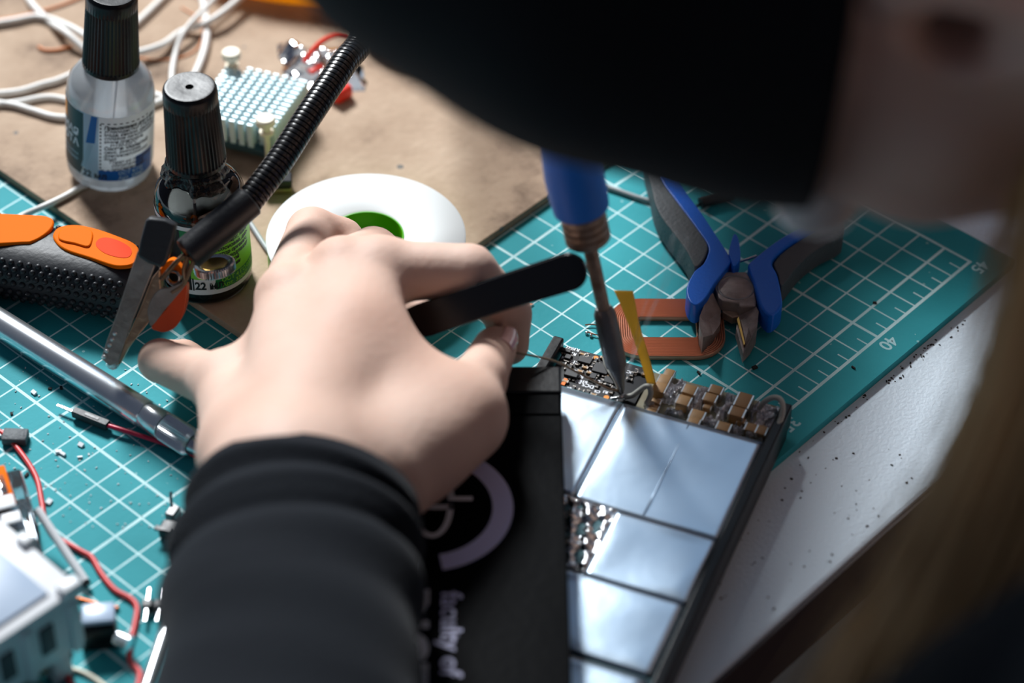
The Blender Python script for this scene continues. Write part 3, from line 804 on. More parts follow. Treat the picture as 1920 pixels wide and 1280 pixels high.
# across direction w = local +y must point to the photo's right: (0.355, -0.935)
W_ = Vector((0.3553, -0.9347, 0)); L_v = Vector((math.cos(DA), math.sin(DA), 0))
YS = 1.0 if (Vector((-math.sin(DA), math.cos(DA), 0)).dot(W_) > 0) else -1.0
def d3(l, w, z=0): return (l, YS * w, z)
tray = thing('device_tray', 'opened black device tray lined with silver foil panels', 'electronic device', dM)
LEN = 14.4
def dbox(l0, l1, w0, w1, z0, z1): 
    return MB().box(((l0 + l1) / 2, YS * (w0 + w1) / 2, (z0 + z1) / 2), (l1 - l0, w1 - w0, z1 - z0))
dbox(0.35, LEN, 0.0, 7.66, 0.0, 0.3).build('base_plate', 'black_plastic', tray, 0, bevel=(0.03, 1))
dbox(-0.05, LEN, -0.05, 0.3, 0.31, 1.2).build('side_rail', 'black_plastic', tray, 0, bevel=(0.06, 2))
dbox(0.1, LEN, 7.34, 7.68, 0.31, 1.2).build('side_rail', 'black_plastic', tray, 0, bevel=(0.06, 2))
dbox(LEN - 0.3, LEN - 0.01, 0.31, 7.33, 0.31, 1.1).build('end_wall', 'black_plastic', tray, 0, bevel=(0.04, 1))
dbox(-0.32, 1.3, 0.4, 3.1, 0.32, 0.5).build('cell_sheet', 'plastic_bluegrey', tray, 0, label='pale blue sheet under the circuit board')
dbox(1.72, LEN - 0.4, 0.36, 7.28, 0.31, 0.93).build('cell_block', 'alu_dark', tray, 0)

def foil(l0, l1, w0, w1, z, name='foil_panel', wave=0.015, lab=None, m_='foil', n=14, seed=0):
    rs = np.random.default_rng(seed); a = rs.uniform(0, 6, 6)
    def fn(u, v):
        e = min(1.0, 8 * min(u, 1 - u, v, 1 - v))
        z_ = z + wave * e * (math.sin(3 * u + a[0]) + math.sin(4 * v + a[1]) + 0.6 * math.sin(5 * (u + v) + a[2])) - (1 - e) * 0.004
        return d3(l0 + (l1 - l0) * u, w0 + (w1 - w0) * v, z_)
    return MB().grid(fn, n, n).build(name, m_, tray, 180, solid=0.015, label=lab)
foil(1.78, 6.02, 0.7, 2.88, 0.965, seed=1)
foil(1.78, 6.03, 2.9, 7.3, 0.985, seed=2, wave=0.02, n=24)
foil(1.9, 5.9, 5.0, 5.03, 1.0, seed=3, wave=0.0, name='seam_fold', n=4)
foil(6.04, 8.66, 4.24, 7.28, 0.995, seed=4, wave=0.028, n=20)
foil(8.67, 11.46, 2.6, 7.22, 0.985, seed=5, wave=0.03, n=20)
foil(11.6, 14.0, 2.0, 7.2, 0.985, seed=6, wave=0.02)
# crumpled foil
def crf(u, v):
    l = 6.0 + 2.6 * u; w = 2.3 + 1.95 * v; e = min(1, 6 * min(u, 1 - u, v, 1 - v))
    z = 1.0 + e * (0.09 * math.sin(13 * u + 9 * v) + 0.07 * math.sin(25 * v - 11 * u) + 0.05 * math.sin(40 * u + 17 * v))
    return d3(l, w, z)
MB().grid(crf, 60, 44).build('crumpled_foil', 'foil_crumpled', tray, 30, solid=0.01)
# circuit board with parts
pcb = dbox(-0.14, 1.7, 0.34, 3.16, 0.62, 0.78).build('circuit_board', 'pcb_black', tray, 0, label='black circuit board with white lettering')
PZ = 0.782
def comp(l, w, dl, dw, h, material, name, rot=0): 
    return MB().rbox((0, 0, h / 2), (dl, dw, h), min(dl, dw, h) * 0.12, 1, T(l, YS * w, PZ) @ RZ(rot)).build(name, material, pcb, 40)
def at_px(x, y, z=0.8):
    p = loc_px(dM, [(x, y)], z)[0]; return p[0], p[1] * YS
for (x, y, dl, dw, h) in [(1097, 678, .28, .42, .12), (1127, 694, .42, .5, .12), (1065, 672, .2, .2, .12), (1072, 704, .3, .42, .14), (1112, 707, .24, .2, .1), (1143, 715, .28, .34, .1), (1062, 660, .16, .3, .12), (1160, 700, .3, .3, .12)]:
    l, w = at_px(x, y); c = comp(l, w, dl, dw, h, 'chip_black', 'chip')
    mbp = MB()
    for s_ in (-1, 1):
        for k in (-1, 0, 1): mbp.box((l + s_ * (dl / 2 + 0.03), YS * (w + k * dw * 0.3), PZ + 0.03), (0.07, 0.06, 0.05))
    mbp.build('chip_leads', 'steel_dull', pcb, 0)
random.seed(3)
rspots = [(1092, 665), (1101, 668), (1107, 671), (1117, 677), (1131, 672), (1083, 682), (1056, 682), (1110, 686), (1097, 690), (1118, 690), (1132, 700), (1122, 703), (1105, 700), (1135, 712), (1140, 722), (1128, 716), (1060, 716), (1075, 729), (1090, 733), (1102, 737), (1113, 741), (1120, 724), (1152, 728), (1147, 735), (1088, 697), (1070, 688), (1200, 700), (1192, 697), (1208, 703), (1185, 703), (1180, 712), (1147, 709), (1138, 705), (1115, 713), (1064, 693)]
for i, (x, y) in enumerate(rspots):
    l, w = at_px(x, y); big = (i % 3 == 0)
    dl, dw = (0.16, 0.09) if i % 2 else (0.09, 0.16)
    c = comp(l, w, dl, dw, 0.07, 'chip_black' if i % 4 else 'ceramic_tan', 'resistor', rot=0)
    e = MB()
    for s_ in (-1, 1):
        if dl > dw: e.box((l + s_ * dl * 0.5, YS * w, PZ + 0.036), (0.035, dw + 0.01, 0.074))
        else: e.box((l, YS * (w + s_ * dw * 0.5), PZ + 0.036), (dl + 0.01, 0.035, 0.074))
    e.build('resistor_ends', 'steel_dull', pcb, 0)
for (x, y) in ((1117, 670), (1137, 744)):
    l, w = at_px(x, y); MB().lathe([(0, 0.0), (0.085, 0.0), (0.085, 0.012), (0, 0.012)], 20, T(l, YS * w, PZ)).build('test_pad', 'print_orange', pcb, 0)
l, w = at_px(1058, 717); MB().box((l, YS * w, PZ + 0.03), (0.3, 0.12, 0.06)).build('copper_pads', 'copper_wire', pcb, 0)
# white lettering of the board (reads from the far side)
tang = 0
def silk(s_, x, y, size=0.14, rot=90):
    l, w = at_px(x, y)
    MB().text(s_, size * 1.3, T(l, YS * w, PZ + 0.006) @ RZ(rot), bold=0.007, align='CENTER').build('lettering', 'ink_white', pcb, 0)
RT = -90 if YS > 0 else 90
for s_, x, y, z in [('R16', 1074, 660, .13), ('C21', 1070, 650, .13), ('R17', 1080, 652, .13), ('U4', 1060, 668, .12), ('C12', 1079, 676, .14), ('1', 1086, 672, .14), ('D303', 1077, 692, .17), ('C5', 1108, 695, .13), ('C2', 1118, 678, .14), ('R8', 1090, 703, .13), ('E10', 1095, 713, .13), ('20', 1086, 712, .15), ('DC5', 1104, 720, .15), ('Q3', 1069, 726, .12), ('C5', 1121, 731, .12), ('R1', 1136, 732, .12), ('L3', 1122, 712, .13), ('D8C', 1186, 696, .13), ('W04', 1120, 688, .15), ('R4', 1150, 744, .1)]:
    silk(s_, x, y, z, RT)
l, w = at_px(1154, 748)
fr_ = MB(); 
for (a, b, c, d) in ((0, -.06, .22, .015), (0, .06, .22, .015), (-.11, 0, .015, .12), (.11, 0, .015, .12)): fr_.box((l + a, YS * (w + b), PZ + 0.004), (c, d, 0.004))
fr_.build('printed_frame', 'ink_white', pcb, 0)
# capacitor bank
bank = dbox(-0.12, 1.7, 3.2, 7.2, 0.55, 0.72).build('capacitor_board', 'board_olive', tray, 0)
BZ = 0.72
def at_b(x, y, z=1.0):
    p = loc_px(dM, [(x, y)], z)[0]; return p[0], p[1] * YS
caps = [(450, 230, .34, .34, .3), (395, 300, .4, .42, .32), (345, 390, .42, .44, .32), (680, 415, .4, .46, .32), (610, 535, .42, .46, .34), (975, 415, .36, .44, .32), (910, 505, .36, .44, .3), (880, 600, .24, .28, .2), (1285, 535, .62, .5, .36), (1215, 665, .4, .5, .36), (1262, 765, .2, .28, .18),
        (300, 545, .2, .34, .2), (275, 615, .2, .34, .22), (250, 655, .14, .36, .2), (765, 695, .38, .48, .26), (725, 770, .3, .42, .26), (1060, 830, .36, .46, .26), (1372, 840, .34, .4, .26), (1487, 870, .38, .36, .26)]
for (cx, cy, dl, dw, h) in caps:
    x, y = 1180 + cx / 6, 660 + cy / 6
    l, w = at_b(x, y, BZ + h)
    o = MB().rbox((l, YS * w, BZ + h / 2), (dl, dw * 0.78, h), 0.02, 2).build('capacitor', 'ceramic_tan', bank, 40)
    e = MB()
    for s_ in (-1, 1): e.rbox((l, YS * (w + s_ * dw * 0.44), BZ + h / 2 - 0.01), (dl + 0.01, dw * 0.13, h), 0.015, 1)
    e.build('capacitor_ends', 'ceramic_end', bank, 40)
rs = np.random.default_rng(5)
def blob(l0, l1, w0, w1, h, seed):
    r_ = np.random.default_rng(seed); k = r_.uniform(0, 6, 8)
    nu, nv = 34, 22; hgt = r_.uniform(0, 1, (nv + 1, nu + 1))
    def fn(u, v):
        i, j = int(round(u * nu)), int(round(v * nv)); e = min(1, 7 * min(u, 1 - u, v, 1 - v))
        z = BZ + e * (h * (0.75 + 0.25 * math.sin(5 * u + k[0]) * math.sin(4 * v + k[1])) + 0.10 * hgt[j, i] + 0.05 * math.sin(17 * u + 13 * v))
        return d3(l0 + (l1 - l0) * u + 0.04 * math.sin(9 * v + k[2]), w0 + (w1 - w0) * v + 0.05 * math.sin(8 * u + k[3]), z)
    return MB().grid(fn, nu, nv).build('solder_joint', 'solder', bank, 50)
def bl_px(pts, h, seed):
    q = [at_b(1180 + x / 6, 660 + y / 6, BZ + h * 0.7) for x, y in pts]
    ls = [a for a, b in q]; ws = [b for a, b in q]; blob(min(ls), max(ls), min(ws), max(ws), h, seed)
bl_px([(560, 270), (520, 560)], 0.24, 1); bl_px([(400, 300), (480, 560)], 0.16, 11); bl_px([(800, 360), (790, 620)], 0.24, 2); bl_px([(700, 430), (740, 640)], 0.14, 12)
bl_px([(1120, 430), (1080, 740)], 0.22, 3); bl_px([(960, 620), (1130, 700)], 0.12, 13); bl_px([(1440, 540), (1370, 760)], 0.22, 4); bl_px([(1500, 560), (1600, 860)], 0.14, 5); bl_px([(420, 640), (600, 740)], 0.14, 6)
bl_px([(180, 560), (260, 640)], 0.2, 7); bl_px([(870, 720), (980, 850)], 0.12, 8); bl_px([(1160, 820), (1260, 930)], 0.14, 9); bl_px([(1300, 900), (1500, 990)], 0.12, 10)
def tray_wire(pts, r, name, material='wire_pale'):
    P = []
    Mi = dM.inverted()
    for x, y, z in pts:
        P.append(tuple(Mi @ Vector(G(x, y, z))))
    return MB().tube(P, r, 12, 8).build(name, material, tray)
tray_wire([(1172, 744, .9), (1186, 741, 1.0), (1200, 731, 1.2), (1211, 724, 1.35), (1218, 726, 1.35), (1220, 737, 1.15), (1216, 750, 0.98), (1212, 758, .9)], 0.085, 'wire')
tray_wire([(1146, 748, .86), (1160, 745, .9), (1173, 743, .9)], 0.05, 'stripped_end', 'tinned')
tray_wire([(1423, 765, 1.0), (1436, 751, 1.35), (1452, 745, 1.6), (1464, 750, 1.6), (1468, 766, 1.45), (1463, 788, 1.2), (1452, 808, 1.05), (1440, 828, 1.0)], 0.085, 'wire')
tray_wire([(1132, 672, .9), (1138, 690, .95), (1150, 708, .95), (1160, 728, .9)], 0.05, 'wire')

# ================================================================== lid lying across the tray
Oc = Vector((10.31, -13.17, 0)); lc = Vector((-0.7275, -0.6861, 0)).normalized()
LM = frame((Oc.x, Oc.y, 1.212), lc)                 # local x towards the viewer, local y ...
WS = 1.0 if (Vector((-lc.y, lc.x, 0)).dot(Vector((-0.686, 0.728, 0))) > 0) else -1.0   # wc = photo-left side
lid = thing('device_cover', 'black plastic device cover with a printed white ring logo', 'cover', LM)
LH = 0.988; LL = 13.4; LW = 7.5
def lbox(l0, l1, w0, w1, z0, z1): return MB().box(((l0 + l1) / 2, WS * (w0 + w1) / 2, (z0 + z1) / 2), (l1 - l0, w1 - w0, z1 - z0))
lbox(1.16, LL, 0.0, LW, LH - 0.18, LH).build('top_plate', 'lid_black', lid, 0, bevel=(0.05, 2))
lbox(0.0, 1.15, -0.02, LW + 0.02, LH - 0.7, LH + 0.1).build('end_cap', 'black_plastic', lid, 0, bevel=(0.08, 3))
lbox(1.16, LL, 0.0, 0.18, 0.0, LH - 0.19).build('side_wall', 'lid_black', lid, 0, bevel=(0.03, 1))
lbox(1.16, LL, LW - 0.18, LW, 0.0, LH - 0.19).build('side_wall', 'lid_black', lid, 0, bevel=(0.03, 1))
lbox(1.18, 2.0, 0.06, LW - 0.06, LH + 0.001, LH + 0.05).build('step_strip', 'lid_black', lid, 0, bevel=(0.02, 1))
TZ = LH + 0.004
def lp(l, w): return (l, WS * w, TZ)
rg = MB(); cx, cy, R0, R1 = 5.7, 3.86, 1.82, 2.4
def ring(mb, a0, a1, r0, r1, cx, cy, n=60):
    def fn(u, v):
        a = math.radians(a0 + (a1 - a0) * u); r = r0 + (r1 - r0) * v
        return lp(cx + r * math.cos(a), cy + r * math.sin(a))
    mb.grid(fn, n, 1)
ring(rg, -10.5, -178, R0, R1, cx, cy); ring(rg, 4, 172, R0, R1, cx, cy)
rg.build('ring_logo', 'print_lavender', lid, 0)
dl_ = MB()
def ubow(mb, l0, depth, w0, w1, t):
    c = (w0 + w1) / 2; hw = (w1 - w0) / 2
    def fn(u, v):
        a = math.pi * (1 - u); k = 1 - v * (t / hw); kd = 1 - v * (t / depth)
        return lp(l0 + depth * math.sin(a) * kd, c - hw * math.cos(a) * k)
    mb.grid(fn, 32, 1)
ubow(dl_, 5.62, 1.25, 3.14, 4.32, 0.17)
def flat(mb, l0, l1, w0, w1): mb.add([lp(l0, w0), lp(l1, w0), lp(l1, w1), lp(l0, w1)], [(0, 1, 2, 3)])
flat(dl_, 5.6, 5.78, 3.14, 4.12)
flat(dl_, 5.28, 5.44, 2.6, 3.3)
arc_ = catmull([Vector((4.6, 3.85, 0)), Vector((4.72, 3.5, 0)), Vector((4.95, 3.27, 0)), Vector((5.3, 3.2, 0))], 6)
def arcfn(u, v):
    q = arc_[int(round(u * (len(arc_) - 1)))]; k = int(round(u * (len(arc_) - 1)))
    d = (arc_[min(k + 1, len(arc_) - 1)] - arc_[max(k - 1, 0)]).normalized(); o = Vector((-d.y, d.x, 0)) * (v - 0.5) * 0.18
    return lp(q.x + o.x, q.y + o.y)
dl_.grid(arcfn, len(arc_) - 1, 1)
dl_.build('inner_logo', 'ink_white', lid, 0)
def lettr(s_, size, l, w, bold, nm, material):
    # reads along local x, letter tops point to the photo's right (towards smaller w)
    Mx = Matrix(((1, 0, 0, l), (0, -WS, 0, WS * w), (0, 0, 1, TZ), (0, 0, 0, 1)))
    return MB().text(s_, size, Mx, bold=bold).build(nm, material, lid, 0)
lettr('faculty of', 0.80, 8.86, 3.44, 0.014, 'lettering', 'print_lavender')
lettr('DIGITAL', 1.5, 8.72, 4.86, 0.06, 'lettering', 'ink_white')
lettr('TRANSFORMATIONS', 0.52, 8.78, 5.7, 0.02, 'lettering', 'ink_white')

# ================================================================== soldering iron
Tp = Vector(G(1167, 738, 0.90)); Pc = Vector(Dp(1101, 440, 72.6)); ad = (Pc - Tp); LI = ad.length; ad.normalize()
iM = T(*Tp) @ ad.to_track_quat('Z', 'Y').to_matrix().to_4x4()
ir = thing('soldering_iron', 'blue-handled soldering iron with steel collar touching the circuit board', 'soldering iron', iM)
def iz(y): return LI * (738 - y) / 298.0
MB().lathe([(0, 0.0), (0.04, 0.02), (0.1, 0.2), (0.2, iz(700)), (0.25, iz(690)), (0.26, iz(680)), (0, iz(680))], 28).build('tip', 'steel_dark', ir, 40)
def oct_(r, z, a): return r * (1 - 0.03 * abs(math.sin(4 * a)))
MB().lathe([(0, iz(681)), (0.33, iz(681)), (0.34, iz(676)), (0.36, iz(620)), (0.34, iz(585)), (0.28, iz(577)), (0.22, iz(572)), (0, iz(572))], 48, rf=oct_).build('barrel', 'steel_dark', ir, 40)
MB().lathe([(0, iz(578)), (0.195, iz(574)), (0.2, iz(560)), (0.215, iz(446)), (0.2, iz(438)), (0, iz(438))], 28).build('heater_rod', 'steel_rusty', ir, 40)
cl = [(0, iz(454)), (0.5, iz(454)), (0.6, iz(450)), (0.66, iz(447))]
z = iz(447)
for k in range(4): cl += [(0.665, z + 0.02), (0.665, z + 0.2), (0.61, z + 0.22), (0.61, z + 0.26)]; z += 0.26
cl += [(0.66, z + 0.02), (0.66, z + 0.4), (0, z + 0.4)]
MB().lathe(cl, 40).build('collar', 'steel_rusty', ir, 25)
zt = z + 0.04
MB().lathe([(0, zt), (0.76, zt), (0.81, zt + 0.04), (0.84, zt + 0.4), (0.85, zt + 1.2), (0.78, zt + 2.2), (0.74, zt + 4.5), (0.8, zt + 6.5), (0.76, zt + 8.2), (0.5, zt + 8.6), (0, zt + 8.65)], 40).build('handle', 'iron_blue', ir, 40)

# ================================================================== thin solder wire
swp = [G(900, 640, 3.4), Dp(955, 658, 74.4), Dp(985, 664, 74.7), Dp(1040, 677, 75.2), Dp(1090, 702, 75.6), Dp(1140, 728, 75.9), Tp + Vector((-0.05, 0.06, 0.12))]
tag(MB().tube([tuple(p) for p in swp], 0.035, 8, 6).build('solder_wire', 'steel_brown'), 'thin solder wire running from the fingertips to the iron tip', 'wire')

# ================================================================== kapton strip
KL = [(1151, 544, 74.9), (1163, 570, 75.0), (1175, 600, 75.2), (1187, 632, 75.5), (1198, 668, 75.8), (1207, 697, 76.2), (1213, 718, 76.5)]
KR = [(1187, 545, 74.7), (1192, 570, 74.9), (1197, 600, 75.1), (1206, 632, 75.4), (1215, 662, 75.7), (1224, 694, 76.1), (1230, 720, 76.4)]
KLp = catmull([Vector(Dp(*q)) for q in KL], 5); KRp = catmull([Vector(Dp(*q)) for q in KR], 5)
def kfn(u, v):
    i = min(int(round(v * (len(KLp) - 1))), len(KLp) - 1); p = KLp[i].lerp(KRp[i], u)
    bow = math.sin(math.pi * u) * 0.05
    return tuple(p + (Vector(CAMC) - p).normalized() * bow * (1 if v < 0.6 else -1))
tag(MB().grid(kfn, 6, len(KLp) - 1).build('polyimide_tape', 'kapton', None, 180, solid=0.012), 'narrow golden polyimide tape strip standing beside the iron tip', 'tape')

# ================================================================== flat copper coil
cc = (Vector(G(1140, 615, 0.14)) + Vector(G(1362, 615, 0.14))) / 2
coM = frame((cc.x, cc.y, 0.004), (CAMR[0][0], CAMR[0][1], 0))
coil = thing('copper_coil', 'flat racetrack coil of copper wire under the cutters', 'coil', coM)
def racetrack(hx, hy, r, n=10):
    P = []
    for (sx, sy, a0) in ((1, 1, 0), (-1, 1, 90), (-1, -1, 180), (1, -1, 270)):
        for k in range(n + 1):
            a = math.radians(a0 + 90 * k / n); P.append((sx * (hx - r) + r * math.cos(a), sy * (hy - r) + r * math.sin(a)))
    return P
NT = 13
for t in range(NT):
    f_ = t / (NT - 1); w = 0.92 / NT
    hx = 0.9 + w * (t + 0.5); hy = 0.45 + w * (t + 0.5); r = 0.08 + (w * (t + 0.5)) * 1.02
    P = racetrack(hx, hy, r, 8); n = len(P); mb = MB(); vs = []; fs = []; K = 8
    for i in range(n):
        a = Vector(P[i - 1]); b = Vector(P[(i + 1) % n]); d = (b - a).normalized(); nr = Vector((d.y, -d.x))
        for k in range(K):
            an = 2 * math.pi * k / K
            vs.append((P[i][0] + nr.x * math.cos(an) * w * 0.43, P[i][1] + nr.y * math.cos(an) * w * 0.43, 0.1 + math.sin(an) * 0.095))
    for i in range(n):
        j = (i + 1) % n
        for k in range(K): k2 = (k + 1) % K; fs.append((i * K + k, j * K + k, j * K + k2, i * K + k2))
    mb.add(vs, fs); mb.build('turn', 'copper', coil, 60)
ldm = coM.inverted()
for pl in ([(1150, 620), (1130, 612), (1112, 608), (1097, 609)], [(1150, 630), (1132, 628), (1116, 627), (1102, 622)]):
    MB().tube([tuple(ldm @ Vector(G(x, y, 0.08))) for x, y in pl], 0.022, 6, 5, coil and None).build('lead', 'copper_wire', coil)
for x, y in ((1100, 624), (1108, 629)): MB().sphere(tuple(ldm @ Vector(G(x, y, 0.05))), 0.06, nu=8, nv=6).build('solder_bead', 'tinned', coil, 180)

# ================================================================== diagonal cutters
pc0 = G(1383, 540, 0.9)
pl_ = thing('diagonal_cutters', 'blue and grey handled diagonal cutters with open jaws', 'pliers', T(pc0[0], pc0[1], 0.0))
PM = T(pc0[0], pc0[1], 0.0)
def c6(pts): return [(1100 + x / 3.6575, 330 + y / 3.6575) for x, y in pts]
def ppx(pts, z): return loc_px(PM, c6(pts), z)
lh = [(470, -130), (560, -130), (640, 30), (700, 130), (780, 240), (860, 360), (920, 450), (985, 560), (990, 590), (940, 655), (875, 740), (820, 830), (760, 882), (710, 862), (685, 800), (692, 740), (740, 650), (800, 600), (835, 520), (828, 465), (770, 380), (690, 270), (600, 150), (520, 30)]
MB().prism(ppx(rounded(lh, 3), 1.1), 0.3, 1.1).build('handle', 'tool_blue', pl_, 40, bevel=(0.16, 4))
lg = [(400, -130), (462, -130), (515, 30), (598, 155), (688, 275), (768, 385), (822, 465), (828, 520), (795, 590), (742, 632), (690, 530), (600, 405), (520, 300), (470, 200), (440, 60)]
MB().prism(ppx(rounded(lg, 3), 1.05), 0.18, 1.12).build('grip_inlay', 'grip_grey', pl_, 40, bevel=(0.16, 4))
rh = [(1110, 600), (1165, 548), (1230, 495), (1320, 430), (1463, 345), (1700, 215), (1720, 270), (1500, 400), (1360, 490), (1285, 560), (1275, 610), (1310, 680), (1342, 850), (1330, 900), (1290, 942), (1245, 948), (1190, 880), (1152, 745), (1118, 650)]
MB().prism(ppx(rounded(rh, 3), 1.1), 0.3, 1.1).build('handle', 'tool_blue', pl_, 40, bevel=(0.14, 4))
rg_ = [(1290, 575), (1362, 500), (1500, 408), (1722, 280), (1760, 390), (1600, 480), (1463, 590), (1340, 740), (1315, 670), (1288, 610)]
MB().prism(ppx(rounded(rg_, 3), 1.05), 0.18, 1.0).build('grip_inlay', 'grip_grey', pl_, 40, bevel=(0.16, 4))
hd = [(880, 700), (960, 655), (1095, 655), (1142, 730), (1165, 860), (1160, 890), (1050, 892), (1045, 868), (930, 852), (905, 832), (882, 770)]
MB().prism(ppx(hd, 0.9), 0.45, 0.9).build('pivot_head', 'jaw_steel', pl_, 0, bevel=(0.05, 2))
cpv = ppx([(1022, 765)], 0.9)[0]
MB().lathe([(0.52, 0.895), (0.53, 0.915), (0.56, 0.92), (0.59, 0.915), (0.6, 0.895)], 48, T(cpv[0], cpv[1])).build('pivot_groove', 'steel_dark', pl_, 60)
MB().lathe([(0, 0.905), (0.5, 0.905), (0.52, 0.89), (0, 0.89)], 48, T(cpv[0], cpv[1])).build('pivot_pin', 'jaw_steel', pl_, 40)
def jawp(outline, ridge, z0, zt, ze, m_):
    """jaw with its top falling from the back edge (zt) to the cutting edge (ze)"""
    P = ppx(outline, zt); n = len(P); mb = MB()
    vs = [(p[0], p[1], z0) for p in P]; tops = [(p[0], p[1], ze if i in ridge else zt) for i, p in enumerate(P)]
    cxy = (sum(p[0] for p in P) / n, sum(p[1] for p in P) / n)
    ar = sum(P[i][0] * P[(i + 1) % n][1] - P[(i + 1) % n][0] * P[i][1] for i in range(n))
    vs += tops; vs.append((cxy[0], cxy[1], (zt + ze) / 2 - 0.06))
    fs = [(i, (i + 1) % n, n + (i + 1) % n, n + i) for i in range(n)] + [tuple(reversed(range(n)))] + [(n + i, n + (i + 1) % n, 2 * n) for i in range(n)]
    if ar < 0: fs = [tuple(reversed(f)) for f in fs]
    mb.add(vs, fs); return mb.build('jaw', m_, pl_, 20)
jawp([(865, 800), (925, 858), (922, 955), (870, 1030), (798, 1105), (777, 1040), (775, 960), (820, 850)], (1, 2, 3), 0.15, 0.85, 0.5, 'jaw_steel')
jawp([(1050, 893), (1160, 888), (1180, 930), (1170, 1030), (1130, 1105), (1078, 1162), (1030, 985)], (0, 5, 6), 0.12, 0.85, 0.5, 'jaw_steel')
MB().prism(ppx([(930, 850), (1045, 866), (1045, 960), (1000, 970), (930, 930)], 0.5), 0.2, 0.5).build('jaw_throat', 'steel_rusty', pl_, 0, bevel=(0.04, 2))
eg = ppx([(1030, 985), (1042, 965), (1086, 1150), (1078, 1162)], 0.62)
MB().prism(eg, 0.2, 0.64).build('cutting_edge', 'brass', pl_, 0)
lev = [(985, 470), (1010, 395), (1040, 425), (1055, 560), (1010, 618), (990, 570), (975, 520)]
MB().prism(ppx(rounded(lev, 3), 1.2), 0.7, 1.2).build('spring_lever', 'tool_blue', pl_, 40, bevel=(0.1, 3))
MB().tube([(*ppx([p], 0.95)[0], 0.95) for p in [(1050, 585), (1100, 570), (1165, 548)]], 0.045, 8, 4).build('spring_wire', 'steel', pl_)

# ------------------------------------------------------------------ things around the cutters
a0 = Vector(G(1313, 382, 0.15)); a1 = Vector(G(1373, 364, 0.15))
dio = thing('leaded_component', 'black tubular component with wire leads behind the cutters', 'component', T(a0.x, a0.y, 0))
IO = T(-a0.x, -a0.y, 0)
MB().cyl(a0 + Vector((0, 0, .05)), a1 + Vector((0, 0, .05)), 0.2, 0.2, 20, IO).build('body', 'black_satin', dio, 40, bevel=(0.03, 2))
MB().tube([IO @ (a1 + Vector((0, 0, .05))), IO @ Vector(G(1392, 357, 0.1)), IO @ Vector(G(1408, 352, 0.04))], 0.025, 6).build('lead', 'steel', dio)
MB().tube([IO @ (a0 + Vector((0, 0, .05))), IO @ Vector(G(1308, 386, 0.1)), IO @ Vector(G(1300, 390, 0.04))], 0.05, 6).build('lead', 'black_satin', dio)
cable('grey_cable', 'grey cable stub between the soldering iron and the cutters', [(1130, 348), (1160, 358), (1195, 370), (1222, 378)], 0.09, 'cable_grey', h=0)

# ================================================================== lower left corner
g_ = lambda x, y, h: Vector(G(x, y, h))
# bare craft rod, header, dupont wire, red wire
def on_mat(name, label, pts, r, material, cat, sm=8):
    return cable(name, label, pts, r, material, 0.002, cat, None, sm)
on_mat('red_wire', 'long red wire snaking across the mat past the white housing', [(-40, 795), (5, 812), (40, 850), (68, 895), (78, 940), (85, 975), (105, 1005), (150, 1032), (172, 1045), (190, 1075), (215, 1105), (245, 1122), (257, 1140), (252, 1175), (243, 1210), (245, 1240), (262, 1262), (255, 1300)], 0.085, 'cable_red', 'wire')
on_mat('copper_stub', 'short red enamelled wire stub beside the white housing', [(120, 1115), (150, 1123), (185, 1133), (222, 1140)], 0.06, 'copper_wire', 'wire')
dj = thing('jumper_wire', 'crimson jumper wire with black plug beside the craft knife', 'wire', T(0, 0, 0.002))
p0 = g_(138, 772, .2); p1 = g_(203, 798, .2)
jM = frame((p0 + p1) / 2, p1 - p0); hl = (p1 - p0).length / 2
MB().rbox((0, 0, 0), (2 * hl, 0.25, 0.25), 0.02, 1, jM).build('plug', 'black_rubber', dj, 0)
MB().rbox((0.05, 0.0, 0.13), (0.5, 0.1, 0.02), 0.005, 1, jM).build('latch', 'black_satin', dj, 0)
MB().box((-hl - 0.3, 0, 0), (0.6, 0.065, 0.065), jM).build('pin', 'steel_bright', dj, 0)
MB().tube([tuple(p1), tuple(g_(230, 806, .22)), tuple(g_(280, 822, .2)), tuple(g_(345, 845, .12)), tuple(g_(420, 880, .12))], 0.075, 10, 6).build('wire', 'cable_crimson', dj)
bk = thing('plastic_scrap', 'small dark grey plastic block under the red wire', 'scrap', T(*g_(30, 826, 0)))
MB().rbox((0, 0, 0.16), (0.75, 0.5, 0.28), 0.04, 2, RZ(-50)).build('block', 'grip_grey', bk)
MB().rbox((-0.3, 0.3, 0.06), (0.5, 0.3, 0.1), 0.03, 1, RZ(-40)).build('flap', 'paper_white', bk)
ph = thing('pin_header', 'two-pin black header lying by the sleeve', 'connector', T(*g_(288, 1143, 0)) @ RZ(-47))
for k in (-1, 1):
    MB().rbox((k * 0.16, 0, 0.17), (0.3, 0.3, 0.3), 0.04, 1).build('housing', 'black_plastic', ph, 0)
    MB().box((k * 0.16, 0, 0.2), (0.09, 1.25, 0.09)).build('pin', 'steel_bright', ph, 0, bevel=(0.02, 1))
r0 = g_(318, 1160, .25); r1 = g_(262, 1330, .25)
sd = thing('steel_rod', 'shiny steel rod leaving the bottom edge beside the sleeve', 'rod', T(*r0))
MB().cyl((0, 0, 0), tuple(r1 - r0), 0.2, n=24).build('shaft', 'steel_bright', sd, 40)
MB().cyl((0, 0, 0), tuple((r0 - r1).normalized() * 0.35), 0.2, 0.08, 24).build('tip', 'steel', sd, 40)
r0 = g_(70, 955, 1.0); r1 = g_(160, 1090, .2)
sd = thing('screwdriver_shaft', 'thin pale shaft with black end leaning on the white housing', 'rod', T(*r1))
MB().cyl(tuple(r0 - r1), (0, 0, 0), 0.13, n=18).build('shaft', 'plastic_white', sd, 40)
MB().cyl((0, 0, 0), tuple((r1 - r0).normalized() * 0.12), 0.12, n=18).build('end', 'black_plastic', sd, 40)
